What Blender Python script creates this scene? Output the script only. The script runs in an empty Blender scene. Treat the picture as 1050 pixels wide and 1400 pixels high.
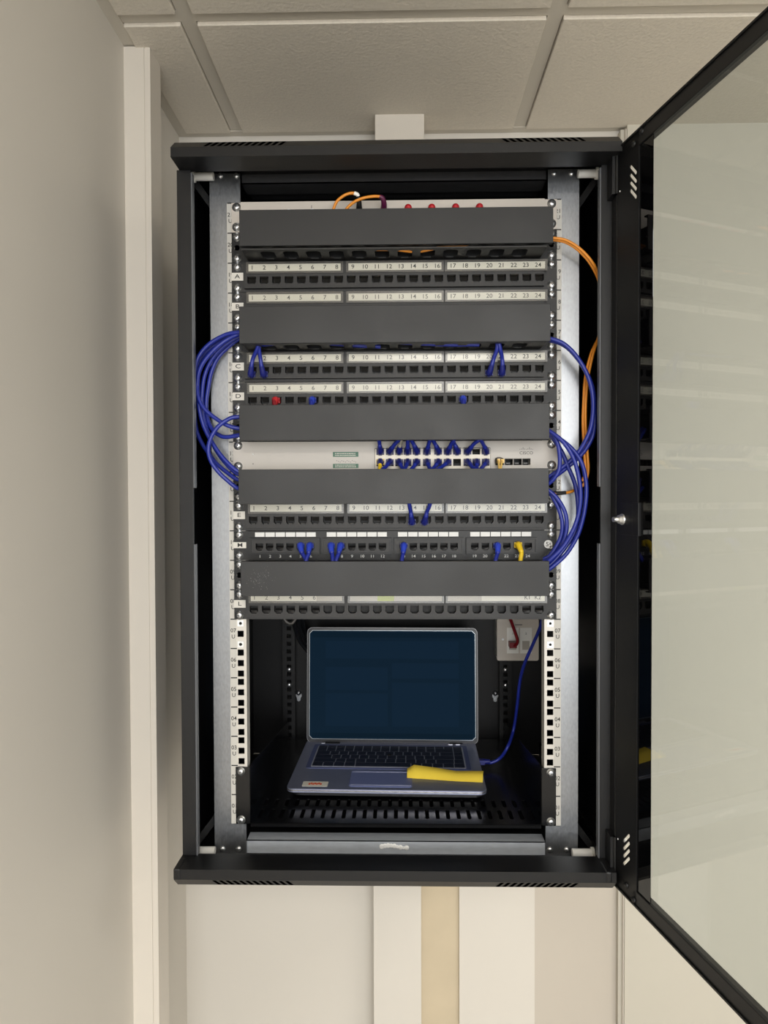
import bpy, bmesh, math, random
from mathutils import Vector, Matrix
random.seed(7)
S = bpy.context.scene
COL = S.collection
Z0 = 1.16                 # height of the bottom of rack unit 1 above the floor
U = 0.04445
# ------------------------------------------------------------------ camera
F = 970.0
CY, PIT, ROL = 0.0207, 0.0195, -0.0033
CP = Vector((0.0065, -1.0625, 0.4929 + Z0))
fw = Vector((-math.sin(CY) * math.cos(PIT), math.cos(CY) * math.cos(PIT), -math.sin(PIT)))
rt = Vector((math.cos(CY), math.sin(CY), 0))
up = rt.cross(fw)
rt, up = math.cos(ROL) * rt + math.sin(ROL) * up, math.cos(ROL) * up - math.sin(ROL) * rt
cd = bpy.data.cameras.new('camera')
cam = bpy.data.objects.new('camera', cd)
COL.objects.link(cam)
R = Matrix((rt, up, -fw)).transposed()
cam.matrix_world = Matrix.Translation(CP) @ R.to_4x4()
cd.sensor_fit = 'VERTICAL'
cd.sensor_height = 36
cd.lens = F * 36 / 1400
cd.clip_start = 0.01
S.camera = cam

def ray(px, py):
    return fw + rt * ((px - 525) / F) + up * ((700 - py) / F)
def at(px, py, Y):
    d = ray(px, py); return CP + d * ((Y - CP.y) / d.y)
def atz(px, py, Z):
    d = ray(px, py); return CP + d * ((Z - CP.z) / d.z)
def atx(px, py, X):
    d = ray(px, py); return CP + d * ((X - CP.x) / d.x)

# ------------------------------------------------------------------ materials
def lin(c):
    return tuple(((v / 255) / 12.92 if v / 255 <= 0.04045 else ((v / 255 + 0.055) / 1.055) ** 2.4) for v in c)
MATS = {}
def mat(name, rgb, rough=0.5, metal=0.0, noise=0.0, nscale=50, bump=0.0, bscale=200, spec=0.5, emit=None, stretch=None, coat=0, rvar=0):
    m = bpy.data.materials.new(name); m.use_nodes = True
    nt = m.node_tree; b = nt.nodes['Principled BSDF']
    c = lin(rgb) + (1,)
    b.inputs['Base Color'].default_value = c
    b.inputs['Roughness'].default_value = rough
    b.inputs['Metallic'].default_value = metal
    b.inputs['Specular IOR Level'].default_value = spec
    if coat: b.inputs['Coat Weight'].default_value = coat
    tc = nt.nodes.new('ShaderNodeTexCoord')
    mp = nt.nodes.new('ShaderNodeMapping')
    nt.links.new(tc.outputs['Object'], mp.inputs['Vector'])
    if stretch: mp.inputs['Scale'].default_value = stretch
    if noise:
        n = nt.nodes.new('ShaderNodeTexNoise'); n.inputs['Scale'].default_value = nscale; n.inputs['Detail'].default_value = 5
        nt.links.new(mp.outputs['Vector'], n.inputs['Vector'])
        mr = nt.nodes.new('ShaderNodeMapRange'); mr.inputs['From Min'].default_value = 0.3; mr.inputs['From Max'].default_value = 0.7
        mr.inputs['To Min'].default_value = 1 - noise; mr.inputs['To Max'].default_value = 1 + noise
        nt.links.new(n.outputs['Fac'], mr.inputs['Value'])
        mx = nt.nodes.new('ShaderNodeVectorMath'); mx.operation = 'SCALE'
        mx.inputs[0].default_value = c[:3]
        nt.links.new(mr.outputs['Result'], mx.inputs['Scale'])
        nt.links.new(mx.outputs['Vector'], b.inputs['Base Color'])
        if rvar:
            m2 = nt.nodes.new('ShaderNodeMapRange'); m2.inputs['From Min'].default_value = 0.3; m2.inputs['From Max'].default_value = 0.7
            m2.inputs['To Min'].default_value = max(0.05, rough - rvar); m2.inputs['To Max'].default_value = min(1, rough + rvar)
            nt.links.new(n.outputs['Fac'], m2.inputs['Value']); nt.links.new(m2.outputs['Result'], b.inputs['Roughness'])
    if bump:
        n2 = nt.nodes.new('ShaderNodeTexNoise'); n2.inputs['Scale'].default_value = bscale; n2.inputs['Detail'].default_value = 4
        nt.links.new(mp.outputs['Vector'], n2.inputs['Vector'])
        bp = nt.nodes.new('ShaderNodeBump'); bp.inputs['Strength'].default_value = bump; bp.inputs['Distance'].default_value = 0.002
        nt.links.new(n2.outputs['Fac'], bp.inputs['Height']); nt.links.new(bp.outputs['Normal'], b.inputs['Normal'])
    if emit:
        b.inputs['Emission Color'].default_value = lin(emit[0]) + (1,); b.inputs['Emission Strength'].default_value = emit[1]
    MATS[name] = m
    return m
mat('wall_paint', (214, 209, 200), 0.62, noise=0.02, nscale=1.3, bump=0.05, bscale=60)
mat('post_paint', (218, 211, 200), 0.45, noise=0.015, nscale=3)
mat('wall_bare', (200, 186, 160), 0.75, noise=0.05, nscale=9, bump=0.1, bscale=50)
mat('wall_grey', (196, 188, 176), 0.6, noise=0.02, nscale=2)
mat('column_paint', (198, 193, 180), 0.55, noise=0.015, nscale=2)
mat('tile', (222, 214, 200), 0.95, noise=0.035, nscale=180, bump=0.6, bscale=170)
mat('gridbar', (206, 199, 186), 0.5)
mat('floor_vinyl', (160, 157, 151), 0.5, noise=0.1, nscale=20)
mat('black', (18, 18, 19), 0.42, spec=0.4, noise=0.08, nscale=40, bump=0.12, bscale=900)
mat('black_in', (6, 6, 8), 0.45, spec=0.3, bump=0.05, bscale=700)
mat('cover', (29, 29, 30), 0.48, noise=0.12, nscale=12, bump=0.15, bscale=1400, rvar=0.06)
mat('panel', (31, 30, 30), 0.5, noise=0.06, nscale=30, bump=0.1, bscale=1200)
mat('portblack', (7, 7, 8), 0.6)
mat('glossblack', (6, 6, 7), 0.02)
mat('shelf_black', (9, 9, 11), 0.24, spec=0.5, bump=0.03, bscale=500)
mat('lid_grey', (128, 128, 130), 0.4, metal=0.5)
mat('slot_shade', (1, 1, 1), 1.0, spec=0.0)
mat('lip', (92, 94, 98), 0.4)
mat('crossbar', (62, 62, 64), 0.45, noise=0.1, nscale=80)
mat('contact', (60, 56, 50), 0.35, metal=0.4)
mat('galv', (152, 154, 157), 0.38, metal=0.95, noise=0.09, nscale=420, bump=0.03, bscale=900, stretch=(1, 1, 0.4), rvar=0.05)
mat('galv_dark', (196, 202, 210), 0.42, metal=0.3, noise=0.06, nscale=220, rvar=0.05, stretch=(0.3, 1, 1))
mat('rail', (206, 202, 194), 0.42, metal=0.25, noise=0.03, nscale=50)
mat('sticker_grey', (196, 193, 186), 0.5)
mat('ink', (28, 27, 28), 0.6)
mat('ink_grey', (92, 90, 88), 0.6)
mat('ink_white', (222, 222, 220), 0.6)
mat('zinc', (226, 228, 230), 0.3, metal=0.95)
mat('zinc_slot', (60, 60, 62), 0.5, metal=0.6)
mat('labelwhite', (214, 211, 200), 0.45)
mat('labelgrey', (176, 170, 160), 0.4)
mat('labelgreen', (166, 176, 84), 0.45)
mat('holder', (80, 77, 74), 0.35)
mat('sticker', (214, 210, 202), 0.5)
mat('switch', (198, 192, 184), 0.45, noise=0.015, nscale=30)
mat('switch_light', (232, 224, 208), 0.45)
mat('fibrepanel', (198, 190, 180), 0.5)
mat('green', (70, 112, 92), 0.5)
mat('blue', (31, 45, 142), 0.38, noise=0.05, nscale=60)
mat('blueplug', (24, 32, 112), 0.4)
mat('blueboot', (44, 66, 182), 0.4)
mat('yellow', (232, 196, 40), 0.42)
mat('greyplug', (150, 146, 134), 0.45)
mat('orange', (226, 142, 40), 0.42)
mat('paleorange', (236, 196, 110), 0.42)
mat('red', (186, 36, 44), 0.4)
mat('redcable', (128, 18, 30), 0.4)
mat('purple', (86, 22, 60), 0.4)
mat('whiteplastic', (240, 239, 234), 0.35)
mat('socket', (206, 198, 188), 0.4)
mat('silver', (150, 155, 180), 0.38, metal=0.7, noise=0.03, nscale=60, bump=0.02, bscale=900)  # aluminium, with the blue glow of the screen put into its colour
mat('silver_edge', (196, 196, 200), 0.25, metal=0.9)
mat('deck', (98, 106, 150), 0.42, metal=0.5)  # blue screen light on the deck painted into the base colour
mat('touchpad', (118, 128, 176), 0.35, metal=0.3)  # tinted blue to imitate light falling from the screen
mat('key', (30, 32, 46), 0.45)  # dark keys, bluish cast of the screen mixed into the colour
mat('bezel', (30, 31, 34), 0.35)
mat('keyline', (150, 155, 170), 0.5)
mat('screen', (1, 3, 6), 0.8, spec=0.02, emit=((19, 38, 54), 0.78))
mat('screen_pane', (1, 3, 6), 0.8, spec=0.02, emit=((21, 41, 59), 0.78))
mat('screen_dark', (1, 3, 6), 0.8, spec=0.02, emit=((16, 34, 48), 0.78))
mat('rim', (150, 158, 164), 0.3, metal=0.5)
mat('note', (255, 224, 78), 0.6)
mat('stickred', (216, 96, 60), 0.5)
mat('dust', (112, 111, 110), 0.8)
mat('smear', (250, 250, 248), 0.6)

def glass_mat(name, tint, rough=0.0, ior=1.5, rmul=1.0):
    m = bpy.data.materials.new(name); m.use_nodes = True
    nt = m.node_tree; nt.nodes.clear()
    o = nt.nodes.new('ShaderNodeOutputMaterial'); mx = nt.nodes.new('ShaderNodeMixShader')
    t = nt.nodes.new('ShaderNodeBsdfTransparent'); t.inputs['Color'].default_value = tint + (1,)
    g = nt.nodes.new('ShaderNodeBsdfGlossy'); g.inputs['Roughness'].default_value = rough; g.inputs['Color'].default_value = (1, 1, 1, 1)
    fr = nt.nodes.new('ShaderNodeFresnel')
    ge = nt.nodes.new('ShaderNodeNewGeometry'); mi = nt.nodes.new('ShaderNodeMapRange')   # same reflectance on both faces of the sheet
    mi.inputs['To Min'].default_value = ior; mi.inputs['To Max'].default_value = 1 / ior
    nt.links.new(ge.outputs['Backfacing'], mi.inputs['Value']); nt.links.new(mi.outputs['Result'], fr.inputs['IOR'])
    ml = nt.nodes.new('ShaderNodeMath'); ml.operation = 'MULTIPLY'; ml.inputs[1].default_value = rmul
    nt.links.new(fr.outputs['Fac'], ml.inputs[0]); nt.links.new(ml.outputs[0], mx.inputs['Fac'])
    nt.links.new(t.outputs[0], mx.inputs[1]); nt.links.new(g.outputs[0], mx.inputs[2]); nt.links.new(mx.outputs[0], o.inputs['Surface'])
    MATS[name] = m
glass_mat('glass', (0.90, 0.925, 0.93), rmul=0.8)
glass_mat('clearplastic', (0.95, 0.95, 0.94), rough=0.2, ior=1.45, rmul=0.6)

# ------------------------------------------------------------------ mesh helpers
class MB:
    def __init__(s):
        s.v = []; s.f = []; s.mi = []; s.sm = []; s.mats = []; s.T = None; s.cur = 0
    def m(s, name):
        if name not in s.mats: s.mats.append(name)
        s.cur = s.mats.index(name); return s
    def _add(s, vs, fs, smooth=False):
        n = len(s.v)
        for p in vs:
            p = Vector(p); s.v.append(s.T(p) if s.T else p)
        for f in fs:
            s.f.append([n + i for i in f]); s.mi.append(s.cur); s.sm.append(smooth)
    def box(s, x0, x1, y0, y1, z0, z1):
        if x0 > x1: x0, x1 = x1, x0
        if y0 > y1: y0, y1 = y1, y0
        if z0 > z1: z0, z1 = z1, z0
        vs = [(x, y, z) for x in (x0, x1) for y in (y0, y1) for z in (z0, z1)]
        s._add(vs, [(0, 1, 3, 2), (4, 6, 7, 5), (0, 4, 5, 1), (2, 3, 7, 6), (0, 2, 6, 4), (1, 5, 7, 3)]); return s
    def frustum(s, quad0, quad1):
        s._add(list(quad0) + list(quad1), [(0, 3, 2, 1), (4, 5, 6, 7)] + [(i, (i + 1) % 4, 4 + (i + 1) % 4, 4 + i) for i in range(4)]); return s
    def prof(s, pts, axis, a, b):
        """closed polygon extruded along an axis; pts are the two other coordinates in order"""
        def P(p, t):
            return {'x': (t, p[0], p[1]), 'y': (p[0], t, p[1]), 'z': (p[0], p[1], t)}[axis]
        n = len(pts)
        s._add([P(p, a) for p in pts] + [P(p, b) for p in pts],
               [tuple(range(n))[::-1], tuple(range(n, 2 * n))] + [(i, (i + 1) % n, n + (i + 1) % n, n + i) for i in range(n)]); return s
    def lathe(s, c, axis, rz, n=20):
        """rz: list of (radius, offset along axis)"""
        ax = Vector(axis).normalized(); t = Vector((0, 0, 1)) if abs(ax.z) < 0.9 else Vector((1, 0, 0))
        e1 = ax.cross(t).normalized(); e2 = ax.cross(e1); c = Vector(c)
        vs = []
        for r, h in rz:
            for k in range(n):
                a = 2 * math.pi * k / n
                vs.append(c + ax * h + e1 * (r * math.cos(a)) + e2 * (r * math.sin(a)))
        fs = [(j * n + k, j * n + (k + 1) % n, (j + 1) * n + (k + 1) % n, (j + 1) * n + k) for j in range(len(rz) - 1) for k in range(n)]
        s._add(vs, fs, True)
        n0 = len(s.v)
        s._add(vs[:n], [tuple(range(n))[::-1]]); s._add(vs[-n:], [tuple(range(n))]); return s
    def cyl(s, a, b, r, n=16):
        a = Vector(a); b = Vector(b); return s.lathe(a, b - a, [(r, 0), (r, (b - a).length)], n)
    def tube(s, pts, r, n=10, sub=6, flat=None):
        P = [Vector(p) for p in pts]; path = []
        if len(P) > 2:
            Q = [2 * P[0] - P[1]] + P + [2 * P[-1] - P[-2]]
            for i in range(1, len(Q) - 2):
                for k in range(sub):
                    t = k / sub; a, b, c, d = Q[i - 1], Q[i], Q[i + 1], Q[i + 2]
                    path.append(0.5 * ((2 * b) + (c - a) * t + (2 * a - 5 * b + 4 * c - d) * t * t + (3 * b - a - 3 * c + d) * t ** 3))
            path.append(P[-1])
        else: path = P
        m = len(path)
        rr = r if callable(r) else (lambda t: r)
        tan = (path[1] - path[0]).normalized()
        ref = Vector((0, 0, 1)) if abs(tan.z) < 0.9 else Vector((1, 0, 0))
        e1 = tan.cross(ref).normalized(); vs = []
        for i, p in enumerate(path):
            tn = (path[min(i + 1, m - 1)] - path[max(i - 1, 0)]).normalized()
            e1 = (e1 - tn * e1.dot(tn)).normalized(); e2 = tn.cross(e1)
            q = rr(i / (m - 1))
            for k in range(n):
                a = 2 * math.pi * k / n
                vs.append(p + e1 * (q * math.cos(a)) + e2 * (q * math.sin(a) * (flat or 1)))
        s._add(vs, [(j * n + k, j * n + (k + 1) % n, (j + 1) * n + (k + 1) % n, (j + 1) * n + k) for j in range(m - 1) for k in range(n)], True)
        s._add(vs[:n], [tuple(range(n))[::-1]]); s._add(vs[-n:], [tuple(range(n))]); return s
    def add_mesh(s, me, T):
        """append another mesh with a point transform"""
        s._add([T(v.co) for v in me.vertices], [tuple(p.vertices) for p in me.polygons]); return s
    def plate(s, outer, holes, y0, y1, plane='xz'):
        """flat plate with through holes; outer and holes are 2D outlines; y0..y1 thickness"""
        cu = bpy.data.curves.new('t', 'CURVE'); cu.dimensions = '2D'; cu.fill_mode = 'BOTH'
        for pl in [outer] + list(holes):
            sp = cu.splines.new('POLY'); sp.points.add(len(pl) - 1); sp.use_cyclic_u = True
            for i, p in enumerate(pl): sp.points[i].co = (p[0], p[1], 0, 1)
        h = abs(y1 - y0) / 2; mid = (y0 + y1) / 2; cu.extrude = h
        ob = bpy.data.objects.new('t', cu); COL.objects.link(ob)
        dg = bpy.context.evaluated_depsgraph_get(); me = bpy.data.meshes.new_from_object(ob.evaluated_get(dg))
        bpy.data.objects.remove(ob); bpy.data.curves.remove(cu)
        if plane == 'xz': T = lambda v: Vector((v.x, mid - v.z, v.y))
        elif plane == 'xy': T = lambda v: Vector((v.x, v.y, mid + v.z))
        s.add_mesh(me, T); bpy.data.meshes.remove(me); return s
    def gplate(s, outer, holes, y0, y1):
        """plate in the xz plane whose holes are all axis aligned rectangles (x0, x1, z0, z1)"""
        X = sorted({round(v, 6) for h in holes + [outer] for v in h[:2]}); Z = sorted({round(v, 6) for h in holes + [outer] for v in h[2:]})
        zi = {v: i for i, v in enumerate(Z)}; xi = {v: i for i, v in enumerate(X)}
        bad = set()
        for h in holes:
            for i in range(xi[round(h[0], 6)], xi[round(h[1], 6)]):
                for j in range(zi[round(h[2], 6)], zi[round(h[3], 6)]): bad.add((i, j))
        nx, nz = len(X) - 1, len(Z) - 1
        ok = lambda i, j: 0 <= i < nx and 0 <= j < nz and (i, j) not in bad
        V = {}; vs = []; fs = []
        def vid(i, j, k):
            if (i, j, k) not in V: V[(i, j, k)] = len(vs); vs.append((X[i], (y0, y1)[k], Z[j]))
            return V[(i, j, k)]
        for i in range(nx):
            for j in range(nz):
                if not ok(i, j): continue
                fs.append((vid(i, j, 0), vid(i + 1, j, 0), vid(i + 1, j + 1, 0), vid(i, j + 1, 0)))
                fs.append((vid(i, j, 1), vid(i, j + 1, 1), vid(i + 1, j + 1, 1), vid(i + 1, j, 1)))
                for di, dj, (a, b_) in ((-1, 0, ((0, 0), (0, 1))), (1, 0, ((1, 0), (1, 1))), (0, -1, ((0, 0), (1, 0))), (0, 1, ((0, 1), (1, 1)))):
                    if not ok(i + di, j + dj):
                        fs.append((vid(i + a[0], j + a[1], 0), vid(i + b_[0], j + b_[1], 0), vid(i + b_[0], j + b_[1], 1), vid(i + a[0], j + a[1], 1)))
        s._add(vs, fs); return s
    def text(s, txt, x, z, size, y, sx=1.0, ex=0.00008, align='CENTER'):
        s.add_mesh(text_mesh(txt), lambda v: Vector((x + v.x * size * sx, y - v.z * 0, z + v.y * size)) if True else None); return s
    def mesh(s, name='m'):
        me = bpy.data.meshes.new(name)
        me.from_pydata([tuple(p) for p in s.v], [], s.f)
        for n in (s.mats or ['black']): me.materials.append(MATS[n])
        for p, i, sm in zip(me.polygons, s.mi, s.sm): p.material_index = i; p.use_smooth = sm
        bm = bmesh.new(); bm.from_mesh(me); bmesh.ops.recalc_face_normals(bm, faces=bm.faces); bm.to_mesh(me); bm.free()
        me.update(); return me
TC = {}
def text_mesh(txt):
    if txt in TC: return TC[txt]
    cu = bpy.data.curves.new('t', 'FONT'); cu.body = txt; cu.size = 1; cu.align_x = 'CENTER'; cu.align_y = 'CENTER'; cu.resolution_u = 3; cu.offset = 0.008
    ob = bpy.data.objects.new('t', cu); COL.objects.link(ob)
    dg = bpy.context.evaluated_depsgraph_get(); me = bpy.data.meshes.new_from_object(ob.evaluated_get(dg))
    bpy.data.objects.remove(ob); bpy.data.curves.remove(cu)
    TC[txt] = me; return me
def rect(x0, x1, z0, z1): return [(x0, z0), (x1, z0), (x1, z1), (x0, z1)]
def stad(cx, cz, w, h, n=6, slant=0.0):
    r = w / 2; pts = []
    for sgn in (1, -1):
        for k in range(n + 1):
            a = math.pi * k / n + (0 if sgn > 0 else math.pi)
            pts.append((r * math.cos(a), (h / 2 - r) * sgn + r * math.sin(a)))
    c, s_ = math.cos(slant), math.sin(slant)
    return [(cx + p[0] * c - p[1] * s_, cz + p[0] * s_ + p[1] * c) for p in pts]
def disc(cx, cz, r, n=16): return [(cx + r * math.cos(2 * math.pi * k / n), cz + r * math.sin(2 * math.pi * k / n)) for k in range(n)]

# ------------------------------------------------------------------ object helpers
WL = {}
def tag(o, label=None, cat=None, group=None, kind=None):
    if label: o['label'] = label
    if cat: o['category'] = cat
    if group: o['group'] = group
    if kind: o['kind'] = kind
    return o
def thing(name, label, cat, loc, group=None):
    o = bpy.data.objects.new(name, None); o.empty_display_size = 0.05; COL.objects.link(o)
    o.location = loc; WL[o] = Vector(loc)
    return tag(o, label, cat, group)
def obj(name, mb, parent=None, loc=(0, 0, 0), label=None, bevel=0):
    """mb: an MB or a mesh. loc: world position of the object origin."""
    me = mb.mesh(name) if isinstance(mb, MB) else mb
    o = bpy.data.objects.new(name, me); COL.objects.link(o)
    loc = Vector(loc); WL[o] = loc
    if parent: o.parent = parent; o.location = loc - WL[parent]
    else: o.location = loc
    if label: o['label'] = label
    if bevel:
        b = o.modifiers.new('bevel', 'BEVEL'); b.width = bevel; b.segments = 2; b.limit_method = 'ANGLE'
    return o
def struct(name, mb, parent=None, bevel=0):
    o = obj(name, mb, parent, bevel=bevel)
    if not parent: o['kind'] = 'structure'
    return o

# ================================================================== THE ROOM
YW = 0.44                                    # back wall
ceil_z = at(400, 184, YW).z
XL = at(247, 400, YW).x                      # left wall
pf = atz(190, 60, ceil_z).y                  # front face of the left post
cf = atz(950, 165, ceil_z).y                 # front face of the right column
XR, YB = 2.6, -3.3
struct('floor', MB().m('floor_vinyl').box(XL - .1, XR + .1, YB - .1, YW + .1, -.05, 0))
b = MB().m('wall_paint').box(XL - .1, XL, YB, YW, 0, ceil_z + .1); struct('wall_left', b)
b = MB().m('wall_paint').box(XL - .1, XR, YW, YW + .1, 0, ceil_z + .1); wb = struct('wall_back', b)
b = MB().m('wall_paint').box(XR, XR + .1, YB, YW, 0, ceil_z + .1); struct('wall_right', b)
b = MB().m('wall_paint').box(XL - .1, XR, YB - .1, YB, 0, ceil_z + .1); struct('wall_front', b)
# left post with a shallow groove near its edge
pxl = XL; pxr = at(211, 700, pf).x
pd = atz(223, 86, ceil_z).y
b = MB().m('post_paint')
gx = at(203.5, 700, pf).x
b.prof([(pxl, pf), (gx - .001, pf), (gx - .001, pf + .0015), (gx + .001, pf + .0015), (gx + .001, pf), (pxr, pf), (pxr, pd), (pxl, pd)], 'z', 0, ceil_z - .004)
struct('trim_1', b)
# right column and its edge strip
cx0 = at(854, 1300, cf).x
b = MB().m('column_paint').box(cx0, 1.9, cf, YW, 0, ceil_z - .002); struct('trim_2', b)
b = MB().m('column_paint').box(at(845.5, 1300, cf + .01).x, cx0, cf + .012, YW, 0, ceil_z - .01)
b.m('post_paint').box(at(850.5, 1300, cf + .01).x, cx0 + .001, cf + .004, cf + .02, 0, ceil_z - .012)
struct('trim_3', b)
# boards on the back wall below the cabinet
zb = Z0 + .1
b = MB().m('wall_bare').box(at(576, 1300, YW - .003).x, at(630, 1300, YW - .003).x, YW - .004, YW, 0, zb); struct('trim_4', b)
b = MB().m('wall_paint').box(at(628, 1300, YW - .012).x, at(731, 1300, YW - .012).x, YW - .012, YW, 0, zb); struct('trim_5', b)
b = MB().m('wall_grey').box(at(730, 1300, YW - .006).x, at(846, 1300, YW - .006).x, YW - .007, YW, 0, zb); struct('trim_6', b)
# cable trunking: one length above and one below the cabinet
ty = atz(546, 152, ceil_z).y
tx0, tx1 = at(512.5, 170, ty).x, at(580, 170, ty).x
ctop = at(540, 191, -.08).z
obj_t = obj('cable_trunking', MB().m('post_paint').box(tx0, tx1, ty, YW, ctop + .001, ceil_z - .004), bevel=.0015)
tag(obj_t, 'white square trunking between the cabinet top and the ceiling', 'trunking')
cbot = at(540, 1210, -.08).z
ty2 = ty + .03
b = MB().m('wall_paint').box(at(510.5, 1300, ty2).x, at(576, 1300, ty2).x, ty2, YW, 0.0, cbot - .001)
tag(obj('cable_trunking', b, bevel=.0015), 'wide pale trunking running down the wall below the cabinet', 'trunking')

# ceiling with lay-in tiles
BW = .024
bx = [atz(247, 5, ceil_z).x, atz(764.5, 5, ceil_z).x]
pitch = bx[1] - bx[0]
by = atz(540, 17.5, ceil_z).y
xs = [XL] + [bx[0] + pitch * k for k in range(6) if bx[0] + pitch * k < XR] + [XR]
ys = [YW, by] + [by - .6 * k for k in range(1, 7) if by - .6 * k > YB] + [YB]
c = MB().m('gridbar').box(XL - .1, XR + .1, YB - .1, YW + .1, ceil_z + .02, ceil_z + .06)
ceil = struct('ceiling', c)
for i in range(1, len(xs) - 1):
    obj('grid_bar', MB().m('gridbar').box(xs[i] - BW / 2, xs[i] + BW / 2, YB, YW, ceil_z, ceil_z + .02), ceil)
for j in range(1, len(ys) - 1):
    for i in range(len(xs) - 1):
        x0 = xs[i] + (BW / 2 if i else 0); x1 = xs[i + 1] - (BW / 2 if i < len(xs) - 2 else 0)
        obj('grid_bar', MB().m('gridbar').box(x0, x1, ys[j] - BW / 2, ys[j] + BW / 2, ceil_z, ceil_z + .02), ceil)
e = .020
obj('edge_trim', MB().m('gridbar').box(XL, XL + e, YB, YW, ceil_z - .002, ceil_z + .02), ceil)
obj('edge_trim', MB().m('gridbar').box(XL + e, XR, YW - e, YW, ceil_z - .002, ceil_z + .02), ceil)
for i in range(len(xs) - 1):
    for j in range(len(ys) - 1):
        x0 = xs[i] + (BW / 2 + .0015 if i else e + .0005); x1 = xs[i + 1] - (BW / 2 + .0015)
        y1 = ys[j] - (BW / 2 + .0015 if j else e + .0005); y0 = ys[j + 1] + BW / 2 + .0015
        dz = .006 if (j == 0) else .006
        m = MB().m('tile').box(x0, x1, y0, y1, ceil_z - dz, ceil_z + .014)
        obj('ceiling_tile', m, ceil, bevel=.001)

# ================================================================== CABINET
PY = -.060            # front of the posts
CF = -.098            # front of the caps
BK = .424
def hx(px, Y=0, py=700): return at(px, py, Y).x
def hz(py, Y=0, px=540): return at(px, py, Y).z
cab = thing('wall_cabinet', 'black wall mounted network cabinet with its glass door open to the right', 'cabinet', (0, YW, hz(1210, CF)))
# caps
capL, capR = hx(233, CF, 205), hx(851, CF, 205)
z_u, z_f, z_t = hz(210.5, CF), hz(197, CF), hz(191, CF + .018)
b = MB().m('black').prof([(CF, z_u), (CF, z_f), (CF + .018, z_t), (BK, z_t), (BK, z_t - .003), (PY + .006, z_t - .003), (PY + .006, z_u)], 'x', capL, capR)
for xe in (capL, capR - .003): b.box(xe, xe + .003, PY + .004, BK, z_u, z_t - .001)
def vents(b, px0, px1, ya, za, yb, zb_, n=12, sl=.004):
    x0, x1 = hx(px0, (ya + yb) / 2), hx(px1, (ya + yb) / 2)
    b.m('slot_shade')  # shade inside the slots, painted as thin black strips on the cap
    for k in range(n):
        x = x0 + (x1 - x0) * k / (n - 1); w = .0023
        d = Vector((0, yb - ya, zb_ - za)); nrm = Vector((0, -abs(d.z), abs(d.y) * (1 if zb_ > za else -1))).normalized() * .0003
        p = [Vector((x - w, ya, za)), Vector((x + w, ya, za)), Vector((x + w - sl, yb, zb_)), Vector((x - w - sl, yb, zb_))]
        b.frustum([q + nrm for q in p], [q - nrm for q in p])
vents(b, 286, 386, CF + .002, z_f + (z_t - z_f) * .1, CF + .016, z_f + (z_t - z_f) * .9, sl=-.005)
vents(b, 694, 796, CF + .002, z_f + (z_t - z_f) * .1, CF + .016, z_f + (z_t - z_f) * .9, sl=.005)
obj('top_cap', b, cab)
# bottom cap
q_t, q_f, q_b = hz(1191, CF), hz(1205, CF), hz(1211.5, CF + .018)
cbL, cbR = hx(237.5, CF, 1200), hx(843, CF, 1200)
b = MB().m('black').prof([(CF, q_t), (CF, q_f), (CF + .018, q_b), (BK, q_b), (BK, q_b + .003), (PY + .006, q_b + .003), (PY + .006, q_t)], 'x', cbL, cbR)
for xe in (cbL, cbR - .003): b.box(xe, xe + .003, PY + .004, BK, q_b + .001, q_t)
vents(b, 290, 390, CF + .002, q_f + (q_b - q_f) * .1, CF + .016, q_f + (q_b - q_f) * .9, sl=-.005)
vents(b, 686, 788, CF + .002, q_f + (q_b - q_f) * .1, CF + .016, q_f + (q_b - q_f) * .9, sl=.005)
obj('bottom_cap', b, cab)
for px0, px1 in ((237.5, 252), (829, 843)):
    b = MB().m('black').box(hx(px0, CF, 1200) - .0006, hx(px1, CF, 1200) - .006, CF - .0008, CF + .03, q_f, q_t + .001)
    obj('cap_corner', b, cab, bevel=.002)
zT, zB = z_t - .004, q_b + .004
# posts, side panels
pl0, pl1 = hx(245.5, PY), hx(264.5, PY); pr0, pr1 = hx(821, PY), hx(838, PY)
for s_, (a0, a1) in ((-1, (pl0, pl1)), (1, (pr0, pr1))):
    inner = a1 if s_ < 0 else a0
    outer = a0 if s_ < 0 else a1
    b = MB().m('black').box(a0, a1, PY, PY + .004, q_t, z_u)
    b.box(outer, outer - s_ * .0015, PY, PY + .03, q_t, z_u)
    if s_ < 0:
        for py in (282, 957, 1121): b.m('portblack').cyl((hx(255.5, PY, py), PY - .0004, hz(py, PY)), (hx(255.5, PY, py), PY + .001, hz(py, PY)), .0032)
    obj('front_post', b, cab, bevel=.0008)
    for y0_, y1_ in ((232, 666), (744, 1172)):
        obj('inner_lip', MB().m('lip').box(inner, inner + s_ * -.0015, PY + .001, PY + .012, hz(y1_, PY), hz(y0_, PY)), cab)
    obj('side_panel', MB().m('black_in').box(outer - s_ * .002, outer - s_ * .0035, PY + .03, BK, zB, zT), cab)
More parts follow.
